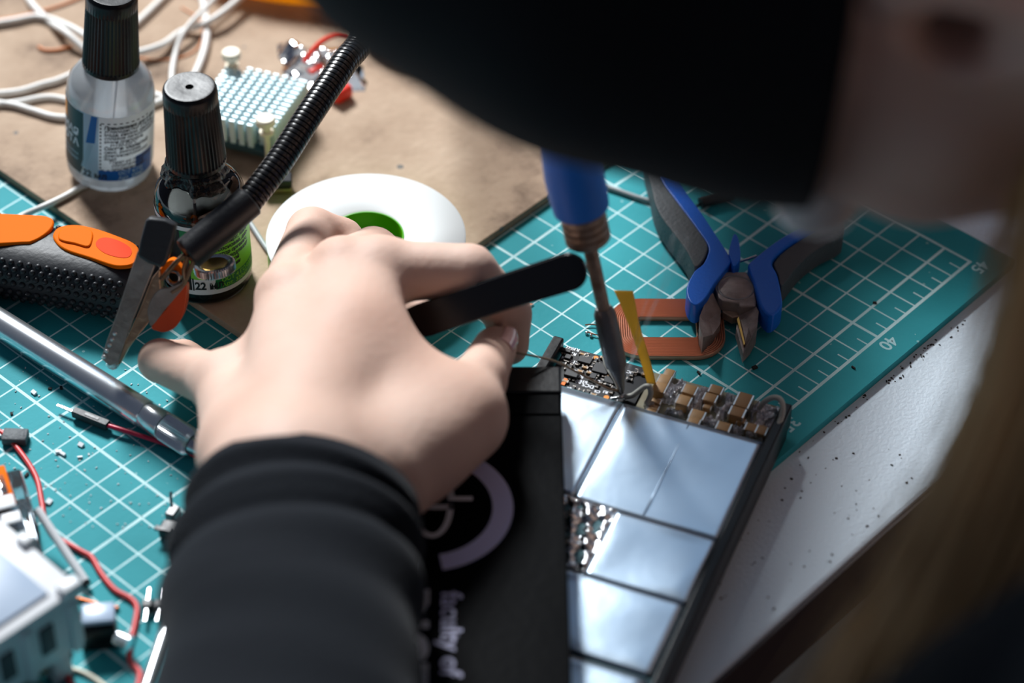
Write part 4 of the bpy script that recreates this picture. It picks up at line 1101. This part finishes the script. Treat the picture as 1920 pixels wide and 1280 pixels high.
# metal contact near the sleeve
mc = thing('metal_contact', 'small dark metal contact beside the sleeve cuff', 'scrap', T(*g_(325, 972, 0)) @ RZ(20))
MB().rbox((0, 0, 0.2), (0.45, 0.3, 0.36), 0.04, 1).build('body', 'steel_dark', mc)
MB().tube([(0.0, 0, 0.3), (0.3, 0.2, 0.45), (0.5, 0.3, 0.5)], 0.05, 6, 4).build('tail', 'steel', mc)
mc2 = thing('plastic_clip', 'small black plastic clip at the sleeve edge', 'scrap', T(*g_(318, 1002, 0)))
MB().rbox((0, 0, 0.2), (0.5, 0.5, 0.38), 0.06, 1, RZ(30)).build('body', 'black_satin', mc2)
MB().rbox((-0.2, 0.1, 0.42), (0.2, 0.5, 0.08), 0.03, 1, RZ(30)).build('latch', 'black_satin', mc2)

# white geared motor housing
K = g_(148, 1095, 3.6); K1 = g_(30, 995, 3.6); K2 = g_(-20, 1190, 3.6)
e1 = (K1 - K).normalized()
wM = frame((K.x, K.y, 0.003), e1)                 # local x away from the corner along the right edge
ysg = 1.0 if wM.to_3x3().col[1].dot(K2 - K) > 0 else -1.0
wh = thing('motor_housing', 'white plastic motor housing with blue-grey top in the lower left corner', 'motor', wM)
def wbox(x0, x1, y0, y1, z0, z1, r=0.08): return MB().rbox(((x0 + x1) / 2, ysg * (y0 + y1) / 2, (z0 + z1) / 2), (x1 - x0, y1 - y0, z1 - z0), r, 2)
wbox(0.0, 4.6, 0.05, 4.4, 1.3, 3.3).build('body', 'plastic_white', wh, 40)
wbox(-0.05, 4.65, 0.0, 4.45, 3.31, 3.52, 0.05).build('rim', 'plastic_white', wh, 40)
wbox(0.35, 4.3, 0.75, 4.1, 3.53, 3.6, 0.02).build('top_sheet', 'plastic_bluegrey', wh, 40)
wbox(-0.1, 0.3, -0.06, 0.55, 3.3, 3.75, 0.05).build('corner_latch', 'plastic_white', wh, 40)
wbox(2.1, 2.5, -0.12, 0.2, 3.3, 3.7, 0.04).build('side_latch', 'plastic_white', wh, 40)
for y in (1.0, 2.3, 3.5): wbox(-0.07, 0.02, y, y + 0.45, 1.9, 2.9, 0.02).build('slot', 'grip_grey', wh, 40)
for y in (0.2, 1.7, 3.2): wbox(-0.12, 0.1, y, y + 0.3, 1.3, 3.2, 0.04).build('rib', 'plastic_white', wh, 40)
for x in (0.3, 3.6):
    for y in (0.4, 3.4): wbox(x, x + 0.6, y, y + 0.6, 0.0, 1.29, 0.06).build('foot', 'plastic_white', wh, 40)
wbox(0.6, 3.2, 0.9, 3.2, 0.3, 1.29, 0.1).build('gear_case', 'brass', wh, 40)
# little dark potentiometer beside it
po = thing('potentiometer', 'small black and metal part beside the white housing', 'component', T(*g_(188, 1200, 0.0)) @ RZ(-40))
MB().rbox((0, 0, 0.45), (1.0, 0.8, 0.86), 0.08, 2).build('body', 'black_plastic', po)
MB().rbox((0.05, 0.1, 0.98), (0.9, 0.7, 0.18), 0.05, 2).build('cover', 'plastic_bluegrey', po)
MB().cyl((0.5, -0.35, 0.45), (0.85, -0.6, 0.45), 0.22, n=18).build('shaft', 'steel_bright', po, 40)
on_mat('red_wire', 'red wire end under the white housing', [(130, 1215), (122, 1240), (128, 1270), (150, 1310)], 0.09, 'cable_red', 'wire')
on_mat('beige_wire', 'beige wire at the bottom edge below the white housing', [(120, 1250), (160, 1262), (200, 1290), (215, 1320)], 0.07, 'nylon', 'wire')
# lever connector
v0 = g_(73, 985, 1.2); v1 = g_(32, 858, 1.2)
vM = frame((v0.x, v0.y, 0.003), v1 - v0)
wg = thing('lever_connector', 'clear lever connector with orange lever beside the white housing', 'connector', vM)
def vbox(x0, x1, y0, y1, z0, z1, r=0.06): return MB().rbox(((x0 + x1) / 2, (y0 + y1) / 2, (z0 + z1) / 2), (x1 - x0, y1 - y0, z1 - z0), r, 2)
vbox(0.0, 2.45, 0.0, 2.3, 0.0, 1.2, 0.08).build('clear_body', 'clear_plastic', wg, 40)
vbox(0.95, 2.6, 0.42, 2.1, 1.22, 1.34, 0.04).build('lever', 'orange_plastic', wg, 40)
vbox(2.3, 2.62, 0.42, 2.1, 0.9, 1.21, 0.04).build('lever_hook', 'orange_plastic', wg, 40)
for x0, x1, y0, y1 in ((0.28, 0.72, 0.4, 0.95), (0.8, 1.3, 0.45, 1.0), (0.12, 0.7, 1.15, 1.8)):
    vbox(x0, x1, y0, y1, 1.35 if x0 > 0.75 else 1.21, 1.42 if x0 > 0.75 else 1.3, 0.03).build('window_rim', 'plastic_white', wg, 40)
vbox(1.4, 2.1, 0.55, 1.0, 1.35, 1.46, 0.03).build('latch_loop', 'clear_plastic', wg, 40)
vbox(0.3, 2.2, 0.35, 1.9, 0.15, 0.9, 0.04).build('contact_cage', 'steel', wg, 40)
# faint smoke rising from the joint
smk = MB()
for k, (x0, w0) in enumerate(((1176, 0.05), (1190, 0.04), (1204, 0.035))):
    base_ = Vector(G(1168, 735, 1.0))
    P = [base_ + Vector((0.25 * t + 0.12 * math.sin(1.3 * t + k), -0.10 * t + 0.15 * math.sin(0.9 * t + 2 * k) + 0.12 * k, 0.9 * t)) for t in np.linspace(0.4, 6.2, 14)]
    smk.tube([tuple(p) for p in P], [w0 * (0.6 + 0.12 * i) for i in range(14)], 8, 3)
tag(smk.build('smoke', 'smoke', None, 180), 'faint smoke wisps rising beside the iron tip', 'smoke', kind='stuff')

# ================================================================== crumbs
rc_ = np.random.default_rng(21)
def crumbs(name, label, spots, material, rmin, rmax):
    mb = MB()
    for (x, y, z) in spots:
        r = rc_.uniform(rmin, rmax); Q = T(x, y, z + r * 0.4) @ RZ(rc_.uniform(0, 360)) @ RX(rc_.uniform(-20, 20))
        mb.box((0, 0, 0), (2 * r, r * rc_.uniform(0.6, 1.6), r * 0.8), Q)
    return tag(mb.build(name, material, None, 0), label, 'crumbs', kind='stuff')
sp_ = [tuple(G(x, y, -0.3)) for x, y in [(1500, 872), (1530, 890), (1562, 862), (1548, 878), (1520, 905), (1605, 945), (1666, 842), (1672, 872), (1592, 966), (1598, 1002), (1350, 1095), (1360, 1118), (1352, 1122), (1415, 1055), (1410, 1058), (1430, 1046), (1390, 1012), (1403, 1000), (1472, 915), (1484, 898), (1440, 1120), (1630, 900), (1700, 905), (1600, 850), (1560, 1040), (1590, 972)]]
sp_ += [tuple(G(1480 + 330 * u, 845 - 250 * u + 22 * v, -0.3)) for u, v in rc_.uniform(0, 1, (60, 2))]
sp_ += [tuple(G(1380 + 330 * u, 850 + 300 * v, -0.3)) for u, v in rc_.uniform(0, 1, (40, 2)) if True]
sp_ = [p for p in sp_ if p[1] > -22.6 and p[1] < -19.1]
crumbs('dark_crumbs', 'dark crumbs scattered over the white desk edge', sp_, 'crumb_dark', 0.012, 0.042)
sp2 = [tuple(G(x, y, 0.003)) for x, y in zip(rc_.uniform(0, 340, 150), rc_.uniform(690, 1000, 150))]
crumbs('pale_shavings', 'pale plastic shavings scattered on the mat by the craft knife', sp2, 'crumb_pale', 0.012, 0.035)
sp3 = [tuple(G(x, y, 0.003)) for x, y in [(94, 729), (115, 728), (22, 776), (50, 891), (60, 880), (1415, 690), (1640, 568), (1600, 690), (1310, 700)]]
crumbs('dark_scraps', 'dark cut scraps on the mat', sp3, 'crumb_dark', 0.05, 0.09)
sp4 = [tuple(G(x, y, 0.003)) for x, y in [(110, 848), (118, 852), (152, 835), (150, 858), (64, 737), (92, 942), (298, 762)]]
crumbs('white_scraps', 'white cut scraps on the mat by the craft knife', sp4, 'paper_white', 0.06, 0.1)

# ================================================================== the person
def smin(a, b, k):
    h = np.clip(0.5 + 0.5 * (b - a) / k, 0, 1)
    return b * (1 - h) + a * h - k * h * (1 - h)
def cone(P, a, b, r1, r2):
    """round cone distance, sampled linearly along the axis"""
    a = np.array(a, float); b = np.array(b, float); ba = b - a
    t = np.clip(((P - a) @ ba) / (ba @ ba), 0, 1)
    return np.linalg.norm(P - a - t[..., None] * ba, axis=-1) - (r1 + (r2 - r1) * t)
def ell(P, c, r):
    q = (P - np.array(c)) / np.array(r); k = np.linalg.norm(q, axis=-1)
    g = np.linalg.norm(q / np.array(r), axis=-1) + 1e-9
    return k * (k - 1) / g
def surface_net(fn, lo, hi, h):
    lo = np.array(lo, float); n = np.ceil((np.array(hi) - lo) / h).astype(int) + 1
    gx = [lo[i] + h * np.arange(n[i]) for i in range(3)]
    X, Y, Z = np.meshgrid(*gx, indexing='ij'); P = np.stack([X, Y, Z], -1)
    F = np.empty(n)
    for i in range(0, n[0], 24): F[i:i + 24] = fn(P[i:i + 24])
    s_ = F < 0
    cs = np.zeros(tuple(n - 1), int); acc = np.zeros(tuple(n - 1) + (3,)); cnt = np.zeros(tuple(n - 1))
    cor = [(i, j, k) for i in (0, 1) for j in (0, 1) for k in (0, 1)]
    def sl(c): return tuple(slice(c[i], n[i] - 1 + c[i]) for i in range(3))
    for c in cor:
        for ax in range(3):
            if c[ax]: continue
            d = list(c); d[ax] = 1
            fa, fb = F[sl(c)], F[sl(d)]; cr = (fa < 0) != (fb < 0)
            t = np.where(cr, fa / np.where(cr, fa - fb, 1), 0)
            pos = np.broadcast_to(np.array(c, float), cr.shape + (3,)).copy(); pos[..., ax] += t
            acc += pos * cr[..., None]; cnt += cr
    act = cnt > 0; idx = np.full(act.shape, -1); idx[act] = np.arange(act.sum())
    ii = np.argwhere(act); V_ = lo + h * (ii + acc[act] / cnt[act][:, None])
    faces = []
    for ax in range(3):
        o1, o2 = (ax + 1) % 3, (ax + 2) % 3
        a = [slice(None)] * 3; b = [slice(None)] * 3; a[ax] = slice(0, n[ax] - 1); b[ax] = slice(1, n[ax])
        sa, sb = s_[tuple(a)], s_[tuple(b)]; cr = np.argwhere(sa != sb)
        ok = (cr[:, o1] > 0) & (cr[:, o2] > 0) & (cr[:, o1] < n[o1] - 1) & (cr[:, o2] < n[o2] - 1); cr = cr[ok]
        flip = sa[tuple(cr.T)]
        q = []
        for d1, d2 in ((-1, -1), (0, -1), (0, 0), (-1, 0)):
            c = cr.copy(); c[:, o1] += d1; c[:, o2] += d2; q.append(idx[tuple(c.T)])
        q = np.stack(q, 1); q[~flip] = q[~flip][:, ::-1]; faces.append(q)
    return V_, np.concatenate(faces)

# ---- left hand, posed from landmarks on the photo (pixel, height above the mat)
HL = dict(wr=(545, 920, 5.0), fa=(555, 1110, 5.1),
          i0=(640, 820, 4.6), i1=(712, 508, 4.75), i2=(880, 508, 4.95), i3=(952, 588, 3.2), i4=(955, 648, 2.3),
          m0=(585, 820, 4.6), m1=(640, 508, 4.7), m2=(700, 475, 3.2), m3=(755, 515, 2.9), m4=(790, 590, 2.9),
          r0=(530, 830, 4.5), r1=(540, 560, 4.4), r2=(585, 436, 3.15), r3=(640, 450, 2.6), r4=(680, 500, 2.5),
          p0=(480, 850, 4.3), p1=(420, 720, 3.3), p2=(300, 676, 1.7), p3=(345, 672, 0.85), p4=(400, 700, 0.75),
          t0=(715, 896, 4.15), t1=(860, 781, 3.7), t2=(898, 713, 3.6), t3=(928, 652, 3.2))
H = {k: np.array(G(*v)) for k, v in HL.items()}
def hand_sdf(P):
    palm = cone(P, H['wr'], H['i1'], 1.75, 0.92)
    for a, b, r1, r2 in (('wr', 'm1', 1.8, 0.95), ('wr', 'r1', 1.8, 0.92), ('p0', 'p1', 1.5, 0.85), ('wr', 'p0', 1.7, 1.5)):
        palm = smin(palm, cone(P, H[a], H[b], r1, r2), 0.7)
    web = cone(P, H['i1'], H['p1'], 0.8, 0.75); palm = smin(palm, web, 0.6)
    palm = smin(palm, cone(P, H['fa'], H['wr'], 1.9, 1.9), 1.2)
    low = cone(P, H['wr'] + np.array([.3, 0, -0.6]), (H['i1'] + H['r1']) / 2 + np.array([-.6, -.4, -1.0]), 1.5, 1.1); palm = smin(palm, low, 1.0)
    palm = smin(palm, cone(P, H['wr'], H['t1'], 1.5, 1.0), 0.9)
    palm = smin(palm, cone(P, H['t0'], H['t1'], 1.5, 1.0), 0.9)
    palm = smin(palm, cone(P, H['t1'], H['i0'] * 0.4 + H['i1'] * 0.6, 0.95, 0.9), 1.3)
    palm = smin(palm, cone(P, (H['t0'] + H['t1']) / 2, H['i0'] * 0.5 + H['i1'] * 0.5, 1.1, 0.9), 1.2)
    out = None
    for f, rr in (('i', (0.93, 0.8, 0.72, 0.6)), ('m', (0.93, 0.82, 0.72, 0.6)), ('r', (0.9, 0.8, 0.7, 0.58)), ('p', (0.85, 0.66, 0.58, 0.5))):
        c = cone(P, H[f + '1'], H[f + '2'], rr[0], rr[1])
        c = smin(c, cone(P, H[f + '2'], H[f + '3'], rr[1], rr[2]), 0.12)
        c = smin(c, cone(P, H[f + '3'], H[f + '4'], rr[2], rr[3]), 0.12)
        d = smin(palm, c, 0.38)
        out = d if out is None else np.minimum(out, d)
    c = cone(P, H['t1'], H['t2'], 1.0, 0.82); c = smin(c, cone(P, H['t2'], H['t3'], 0.8, 0.66), 0.15)
    out = np.minimum(out, smin(palm, c, 0.4))
    # tendons and knuckles
    for f in 'imr':
        out = smin(out, np.linalg.norm(P - (H[f + '1'] + np.array([-.05, -.05, 0.32])), axis=-1) - 0.62, 0.45)
    return out
allp = np.array([H[k] for k in H])
lo = allp.min(0) - 2.8; hi = allp.max(0) + 2.8
hv, hf = surface_net(hand_sdf, lo, hi, 0.14)
# cut the forearm stump away where the cuff hides it: handled by the sleeve

# ---- head in its own axes: x forward (face), y left, z up
HC = np.array(Dp(1520, -288, 55.5)); HK = 0.925
Uu = -0.995 * CAMR[0] - 0.10 * CAMR[1]; Uu /= np.linalg.norm(Uu)
Ff = -0.20 * CAMR[0] + 0.60 * CAMR[1] + 0.63 * CAMR[2]; Ff -= Uu * (Ff @ Uu); Ff /= np.linalg.norm(Ff)
Lf = np.cross(Uu, Ff)
HR = np.stack([Ff, Lf, Uu], 1) * HK
def head_sdf(P):
    d = ell(P, (-0.2, 0, 1.0), (8.8, 7.1, 8.6))
    d = smin(d, ell(P, (2.6, 0, -4.5), (6.3, 6.5, 7.2)), 2.0)
    d = smin(d, cone(P, (5.4, 0, -10.2), (6.2, 0, -10.6), 2.4, 1.9), 1.8)
    for s_ in (-1, 1):
        d = smin(d, cone(P, (0.2, 5.0 * s_, -6.0), (5.0, 1.6 * s_, -10.2), 2.0, 1.8), 1.6)
        d = smin(d, cone(P, (6.3, 3.6 * s_, -3.6), (3.5, 5.4 * s_, -3.8), 1.4, 1.3), 1.2)
    d = smin(d, cone(P, (8.5, 0, -1.0), (9.9, 0, -4.6), 0.7, 0.85), 0.9)
    for s_ in (-1, 1): d = smin(d, np.linalg.norm(P - np.array((9.0, 0.75 * s_, -5.0)), axis=-1) - 0.6, 0.5)
    for s_ in (-1, 1): d = -smin(-d, np.linalg.norm(P - np.array((9.2, 3.1 * s_, -1.3)), axis=-1) - 1.25, 0.6)
    d = smin(d, cone(P, (8.4, -1.7, -7.35), (8.4, 1.7, -7.35), 0.42, 0.42), 0.5)
    d = smin(d, cone(P, (8.2, -1.4, -8.15), (8.2, 1.4, -8.15), 0.45, 0.45), 0.4)
    d = smin(d, cone(P, (-2.5, 0, -6), (-4.2, 0, -19), 5.3, 6.2), 2.2)
    for s_ in (-1, 1):   # ears
        c = np.array((-1.0, 7.15 * s_, -2.6)); q = P - c
        a = math.radians(18); qx = q[..., 0] * math.cos(a) + q[..., 2] * math.sin(a); qz = -q[..., 0] * math.sin(a) + q[..., 2] * math.cos(a)
        qy = q[..., 1] * s_ - 0.5 * (-qx) - 0.25                # stands off at the back
        ring = np.sqrt((np.sqrt((qx / 1.55) ** 2 + (qz / 2.75) ** 2) - 1) ** 2 * 3.2 + qy ** 2) - 0.42
        bowl = np.sqrt((qx / 1.7) ** 2 + (qz / 2.8) ** 2 + ((qy + 0.35) / 0.55) ** 2) - 1
        lobe = np.sqrt(((qx - 0.4) / 0.9) ** 2 + ((qz + 2.5) / 1.1) ** 2 + (qy / 0.5) ** 2) - 1
        anti = np.sqrt((np.sqrt(((qx - 0.2) / 0.95) ** 2 + ((qz + 0.5) / 1.7) ** 2) - 1) ** 2 * 1.4 + (qy - 0.05) ** 2) - 0.28
        ear = np.minimum(np.minimum(ring, bowl * 0.5), np.minimum(lobe * 0.5, anti))
        ear = smin(ear, cone(P, (0.6, 7.1 * s_, -3.0), (0.7, 7.1 * s_, -3.7), 0.35, 0.35), 0.2)
        d = smin(d, ear, 0.35)
        d = -smin(-d, np.linalg.norm((P - np.array((-0.3, 7.9 * s_, -2.9))) * np.array((1, 1, 0.75)), axis=-1) - 1.15, 0.3)
        d = -smin(-d, cone(P, (-0.2, 8.6 * s_, -2.9), (0.2, 4.8 * s_, -3.3), 1.0, 0.6), 0.25)
    return d
dv, df = surface_net(head_sdf, (-12, -11, -20), (13, 11, 11.5), 0.25)
dv = dv @ HR.T + HC

# ---- torso, upper arms and right hand (behind the head, outside the picture)
NB = HC + HR @ np.array((-4.2, 0, -19.0))
RIGHTH = np.array(Tp) + np.array(ad) * 15.0
SHL = NB + np.array([-14.0, -7.0, -5.0]); SHR = NB + np.array([13.0, 8.5, -6.0])
ELL_ = np.array([-15.0, -31.0, 4.0]); HIP = NB + np.array([2, -22, -42.0])
WRR = RIGHTH + np.array([4.0, 3.9, -1.0]); ELR = np.array([31.0, -0.6, 7.8])  # unseen right forearm, posed so its shadow falls across the mat
def body_sdf(P):
    d = cone(P, NB - np.array([0, 2, 3.0]), HIP, 9.5, 13.0)
    d = smin(d, cone(P, SHL, SHR, 6.0, 6.0), 4.0)
    d = smin(d, cone(P, NB + (HC - NB) * 0.2, NB, 5.6, 6.5), 3.0)
    d = smin(d, cone(P, SHL, ELL_, 4.6, 3.9), 2.0)
    d = smin(d, cone(P, SHR, ELR, 4.6, 3.8), 2.0)
    d = smin(d, cone(P, ELL_, H['fa'], 3.4, 1.9), 1.5)
    d = smin(d, cone(P, ELR, WRR, 3.7, 2.3), 1.5)
    return d
bp_ = np.array([NB, HIP, SHL, SHR, ELL_, ELR, WRR, H['fa']])
bv, bf = surface_net(body_sdf, bp_.min(0) - 14, bp_.max(0) + 14, 1.1)

def rhand_sdf(P):
    c = RIGHTH; ax = np.array(ad)                    # axis of the iron's handle
    side = np.cross(ax, np.array([-0.3, 0.8, 0.2])); side /= np.linalg.norm(side); fw = np.cross(side, ax)
    d = cone(P, WRR, c + side * 2.3 + ax * 0.5, 2.1, 1.3)
    d = smin(d, cone(P, c + side * 2.3 + ax * 2.8, c + side * 2.3 - ax * 2.6, 1.0, 0.95), 0.8)
    out = d
    for k, rr in ((2.6, .82), (0.9, .84), (-0.8, .8), (-2.4, .7)):
        o_ = c + ax * k
        f = cone(P, o_ + side * 2.2 + fw * 0.6, o_ + side * 0.9 + fw * 2.15, rr, rr * .92)
        f = smin(f, cone(P, o_ + side * 0.9 + fw * 2.15, o_ - side * 1.6 + fw * 1.2, rr * .92, rr * .85), 0.12)
        f = smin(f, cone(P, o_ - side * 1.6 + fw * 1.2, o_ - side * 1.65 - fw * 0.5, rr * .85, rr * .7), 0.12)
        out = np.minimum(out, smin(d, f, 0.3))
    t_ = cone(P, c + side * 2.2 - fw * 0.6 + ax * 0.6, c + side * 0.6 - fw * 1.75 - ax * 1.2, 1.0, .85)
    t_ = smin(t_, cone(P, c + side * 0.6 - fw * 1.75 - ax * 1.2, c - side * 1.0 - fw * 1.6 - ax * 2.6, .82, .65), 0.15)
    return np.minimum(out, smin(d, t_, 0.4))
rv, rf_ = surface_net(rhand_sdf, np.minimum(RIGHTH, WRR) - 5.5, np.maximum(RIGHTH, WRR) + 5.5, 0.3)

V_all = []; F_all = []; off = 0
for v, f in ((hv, hf), (dv, df), (bv, bf), (rv, rf_)):
    V_all.append(v); F_all.append(f + off); off += len(v)
V_all = np.concatenate(V_all); F_all = np.concatenate(F_all)
me = bpy.data.meshes.new('body'); base = np.array([NB[0], NB[1], -75.0])
me.from_pydata([tuple(x) for x in (V_all - base) * S], [], [tuple(int(i) for i in f) for f in F_all]); me.update(); me.shade_smooth()
me.materials.append(MATS['skin'])
per = thing('person', 'person in black beanie and black sleeve bending over the tray with tweezers', 'person', T(*base))
bo = bpy.data.objects.new('body', me); COL.objects.link(bo); bo.parent = per
sm_ = bo.modifiers.new('soften', 'SMOOTH'); sm_.factor = 0.5; sm_.iterations = 4
IB = T(*(-base))

# thumb nail
def nail(c, fwd, up, w, l):
    fwd = Vector(fwd).normalized(); up = Vector(up); up = (up - fwd * up.dot(fwd)).normalized(); sd_ = up.cross(fwd)
    def fn(u, v):
        a = (u - 0.5) * 1.7; vv = v - 0.5
        k = 1.0 if vv < 0.2 else math.sqrt(max(0.0, 1 - ((vv - 0.2) / 0.32) ** 2 * 0.8))
        return tuple(Vector(c) + sd_ * math.sin(a) * w * 0.62 * k + up * (math.cos(a) - 1) * w * 0.45 + fwd * vv * l - up * 0.10 * max(0, vv) ** 2 * l)
    return MB().grid(fn, 10, 10, IB).build('nail', 'nail', bo, 180, solid=0.03)
t2, t3 = H['t2'], H['t3']
nN = -CAMR[2] * 0.75 + CAMR[0] * 0.55 - CAMR[1] * 0.25; tf = (t3 - t2) / np.linalg.norm(t3 - t2); nN = nN - tf * (nN @ tf); nN /= np.linalg.norm(nN)
nail(t3 + nN * 0.70 - tf * 0.02, tf, nN, 0.62, 0.95)
for s_ in (-1, 1):   # eyes
    c = HC + HR @ np.array((8.0, 3.1 * s_, -1.35))
    e = MB().sphere(tuple(c), 1.15, IB, 16, 12).build('eye', 'eye_white', bo, 180)

# ---- beanie
def bean(u, v):
    th = v * 1.0; ph = u * 2 * math.pi
    x, y = math.cos(ph), math.sin(ph)
    # v = 0 at the crown, 1 at the rim
    a = th * (math.pi * 0.5) * 1.07
    rx, ry = 9.15, 7.75
    ca = math.cos(a); sh = max(ca, 0.0)
    zc = 12.4 * sh ** 0.9 if ca > 0 else 8.0 * ca
    rr = math.sin(min(a, math.pi / 2)) ** 0.62
    w = 0.18 * math.sin(ph * 3 + 5 * v) * math.sin(math.pi * v) + 0.12 * math.sin(zc * 1.1 + 2 * math.sin(ph)) * math.sin(math.pi * v) ** 0.5
    p = np.array((x * (rx * rr + w) - 2.5 * sh - 0.2, y * (ry * rr + w) + 2.2 * sh, zc + 0.2 - 0.3 * x * v))
    return tuple(HR @ p + HC)
MB().grid(bean, 72, 40, IB).build('beanie', 'knit_black', per, 180, solid=0.35, label='black knitted beanie')

# ---- sleeve: ribbed cuff, folds, running back to the elbow
ctr = [np.array(G(575, 940, 4.95)), np.array(G(560, 1005, 5.1)), np.array(G(548, 1115, 5.4)), np.array(G(545, 1275, 5.6)), np.array(G(540, 1475, 5.7)), ELL_ + np.array([2.0, 3.5, 1.5]), ELL_]
cp_ = catmull([Vector(c) for c in ctr], 24)
tot = len(cp_); Lacc = [0]
for i in range(1, tot): Lacc.append(Lacc[-1] + (cp_[i] - cp_[i - 1]).length)
NSg = 72; vs = []; fs = []
def srad(s_, an):
    b = np.interp(s_, [0, 0.6, 1.4, 2.2, 3.0, 3.8, 5.0, 8, 14, 22], [2.95, 3.05, 3.02, 3.1, 3.25, 3.25, 3.12, 3.25, 3.9, 4.4])
    f = 0.12 * math.exp(-((s_ - 0.55) / 0.22) ** 2) - 0.20 * math.exp(-((s_ - 1.15) / 0.28) ** 2) + 0.24 * math.exp(-((s_ - 1.9 - 0.15 * math.sin(an)) / 0.36) ** 2) - 0.34 * math.exp(-((s_ - 2.75 - 0.2 * math.sin(an + 1)) / 0.35) ** 2)
    f += 0.06 * math.sin(2 * an + s_ * 1.3) + 0.05 * math.sin(s_ * 2.6 + 2 * an) * (s_ > 3.2)
    return b + f
prev = Vector((0, 0, 1))
for i, p in enumerate(cp_):
    t = (cp_[min(i + 1, tot - 1)] - cp_[max(i - 1, 0)]).normalized()
    up = (prev - t * prev.dot(t)).normalized(); sd_ = t.cross(up)
    for k in range(NSg):
        an = 2 * math.pi * k / NSg; r = srad(Lacc[i], an)
        slant = 0.0
        vs.append(tuple(p + up * math.cos(an) * r * 0.76 + sd_ * math.sin(an) * r))
for i in range(tot - 1):
    for k in range(NSg):
        k2 = (k + 1) % NSg; fs.append((i * NSg + k, (i + 1) * NSg + k, (i + 1) * NSg + k2, i * NSg + k2))
slv = MB(); slv.add(vs, fs, IB); slv.build('sleeve', 'sleeve_black', per, 180, solid=0.18, label='black sweater sleeve with folded cuff')
# jumper over the torso
sw = body_sdf
def sweater(P): return np.maximum(sw(P) - 0.45, cone(P, HC + HR @ np.array((-3.3, 0, -9.0)), HC + HR @ np.array((-3.9, 0, -13.0)), 7.5, 7.5) * -1)
def sweater2(P):
    d = sweater(P)
    cutL = (P - (ELL_ + (H['fa'] - ELL_) * 0.35)) @ ((H['fa'] - ELL_) / np.linalg.norm(H['fa'] - ELL_))
    eR = (WRR - ELR) / np.linalg.norm(WRR - ELR); cutR = np.where(np.linalg.norm(P - WRR, axis=-1) < 12, (P - WRR) @ eR + 0.5, -9.0)
    return np.maximum(np.maximum(d, cutL), cutR)
sv, sf = surface_net(sweater2, bp_.min(0) - 15, bp_.max(0) + 15, 1.1)
me = bpy.data.meshes.new('jumper'); me.from_pydata([tuple(x) for x in (sv - base) * S], [], [tuple(int(i) for i in f) for f in sf]); me.update(); me.shade_smooth(); me.materials.append(MATS['sleeve_black'])
jo = bpy.data.objects.new('jumper', me); COL.objects.link(jo); jo.parent = per

# ---- long hair hanging from behind the ear
rh_ = np.random.default_rng(4); hm = MB()
def strand(rootpx, midpx, endpx, r):
    P = [Vector(Dp(*rootpx)), Vector(Dp(*midpx)), Vector(Dp(*endpx))]
    hm.tube(P, [r, r, r * 0.4], 4, 7, IB)
for k in range(420):
    f_ = rh_.beta(1.2, 1.3)                      # 0 = nearest the picture's middle
    d0 = 51.0 + rh_.normal(0, 1.0)
    rt = (1985 + 180 * f_ + rh_.normal(0, 12), 150 + 90 * rh_.random(), d0 + 1)
    md = (1840 + 330 * f_ + rh_.normal(0, 16), 720 + 30 * rh_.random() - 40 * f_, d0)
    en = (1490 + 560 * f_ + rh_.normal(0, 26), 1330 + 120 * rh_.random(), d0 - 0.5)
    strand(rt, md, en, 0.06 + 0.05 * rh_.random())
for k in range(26):
    f_ = rh_.random(); d0 = 54 + rh_.normal(0, 0.8)
    strand((1930 + 40 * f_, 200, d0), (1800 + 70 * f_ + rh_.normal(0, 20), 720, d0), (1430 + 260 * f_ + rh_.normal(0, 40), 1290 + 60 * rh_.random(), d0), 0.018)
for k in range(10):
    f_ = rh_.random(); d0 = 56
    strand((1930, 300 + 60 * f_, d0), (1850 + 40 * f_, 430 + 40 * f_, d0), (1800 + 60 * rh_.random(), 560 + 60 * f_, d0), 0.014)
hm.build('hair', 'hair_brown', per, 60, kind='stuff', label='long brown hair hanging beside the desk edge')

# ================================================================== tweezers in the left hand
ta = Vector(Dp(1060, 512, 72.2)); tb = Vector(Dp(800, 602, 73.8))
tM = frame(ta, tb - ta, Vector(CAMC) - ta + Vector((0, 6, 12)))
tw = thing('tweezers', 'black flat tweezers with rounded end held in the left hand', 'tweezers', tM)
o1 = [(1102, 503), (1099, 487), (1086, 474), (1062, 474), (1019, 490), (911, 527), (870, 542), (780, 574), (700, 612), (600, 668), (596, 674), (700, 640), (810, 628), (850, 613), (960, 573), (1050, 545), (1088, 527)]
o1 = [(1066 + 35 * math.cos(math.radians(a_)), 511 + 35 * math.sin(math.radians(a_))) for a_ in range(-109, 72, 12)][::-1] + [(911, 527), (870, 542), (780, 574), (700, 612), (602, 668), (604, 674), (700, 645), (810, 630), (850, 616), (960, 578)]; out = loc_px(tM, o1, 0.0)
MB().prism(out, -0.06, 0.06).build('arm', 'black_gloss', tw, 30, bevel=(0.025, 2))
o2 = [(x, y - 3) for x, y in o1]
MB().prism(loc_px(tM, o2, -0.3), -0.36, -0.26).build('arm', 'black_gloss', tw, 30, bevel=(0.025, 2))
pr = loc_px(tM, [(1088, 508), (1080, 488), (1040, 497), (1046, 532), (1074, 528)], -0.15)
MB().prism(pr, -0.255, -0.065).build('rear_joint', 'black_gloss', tw, 30)
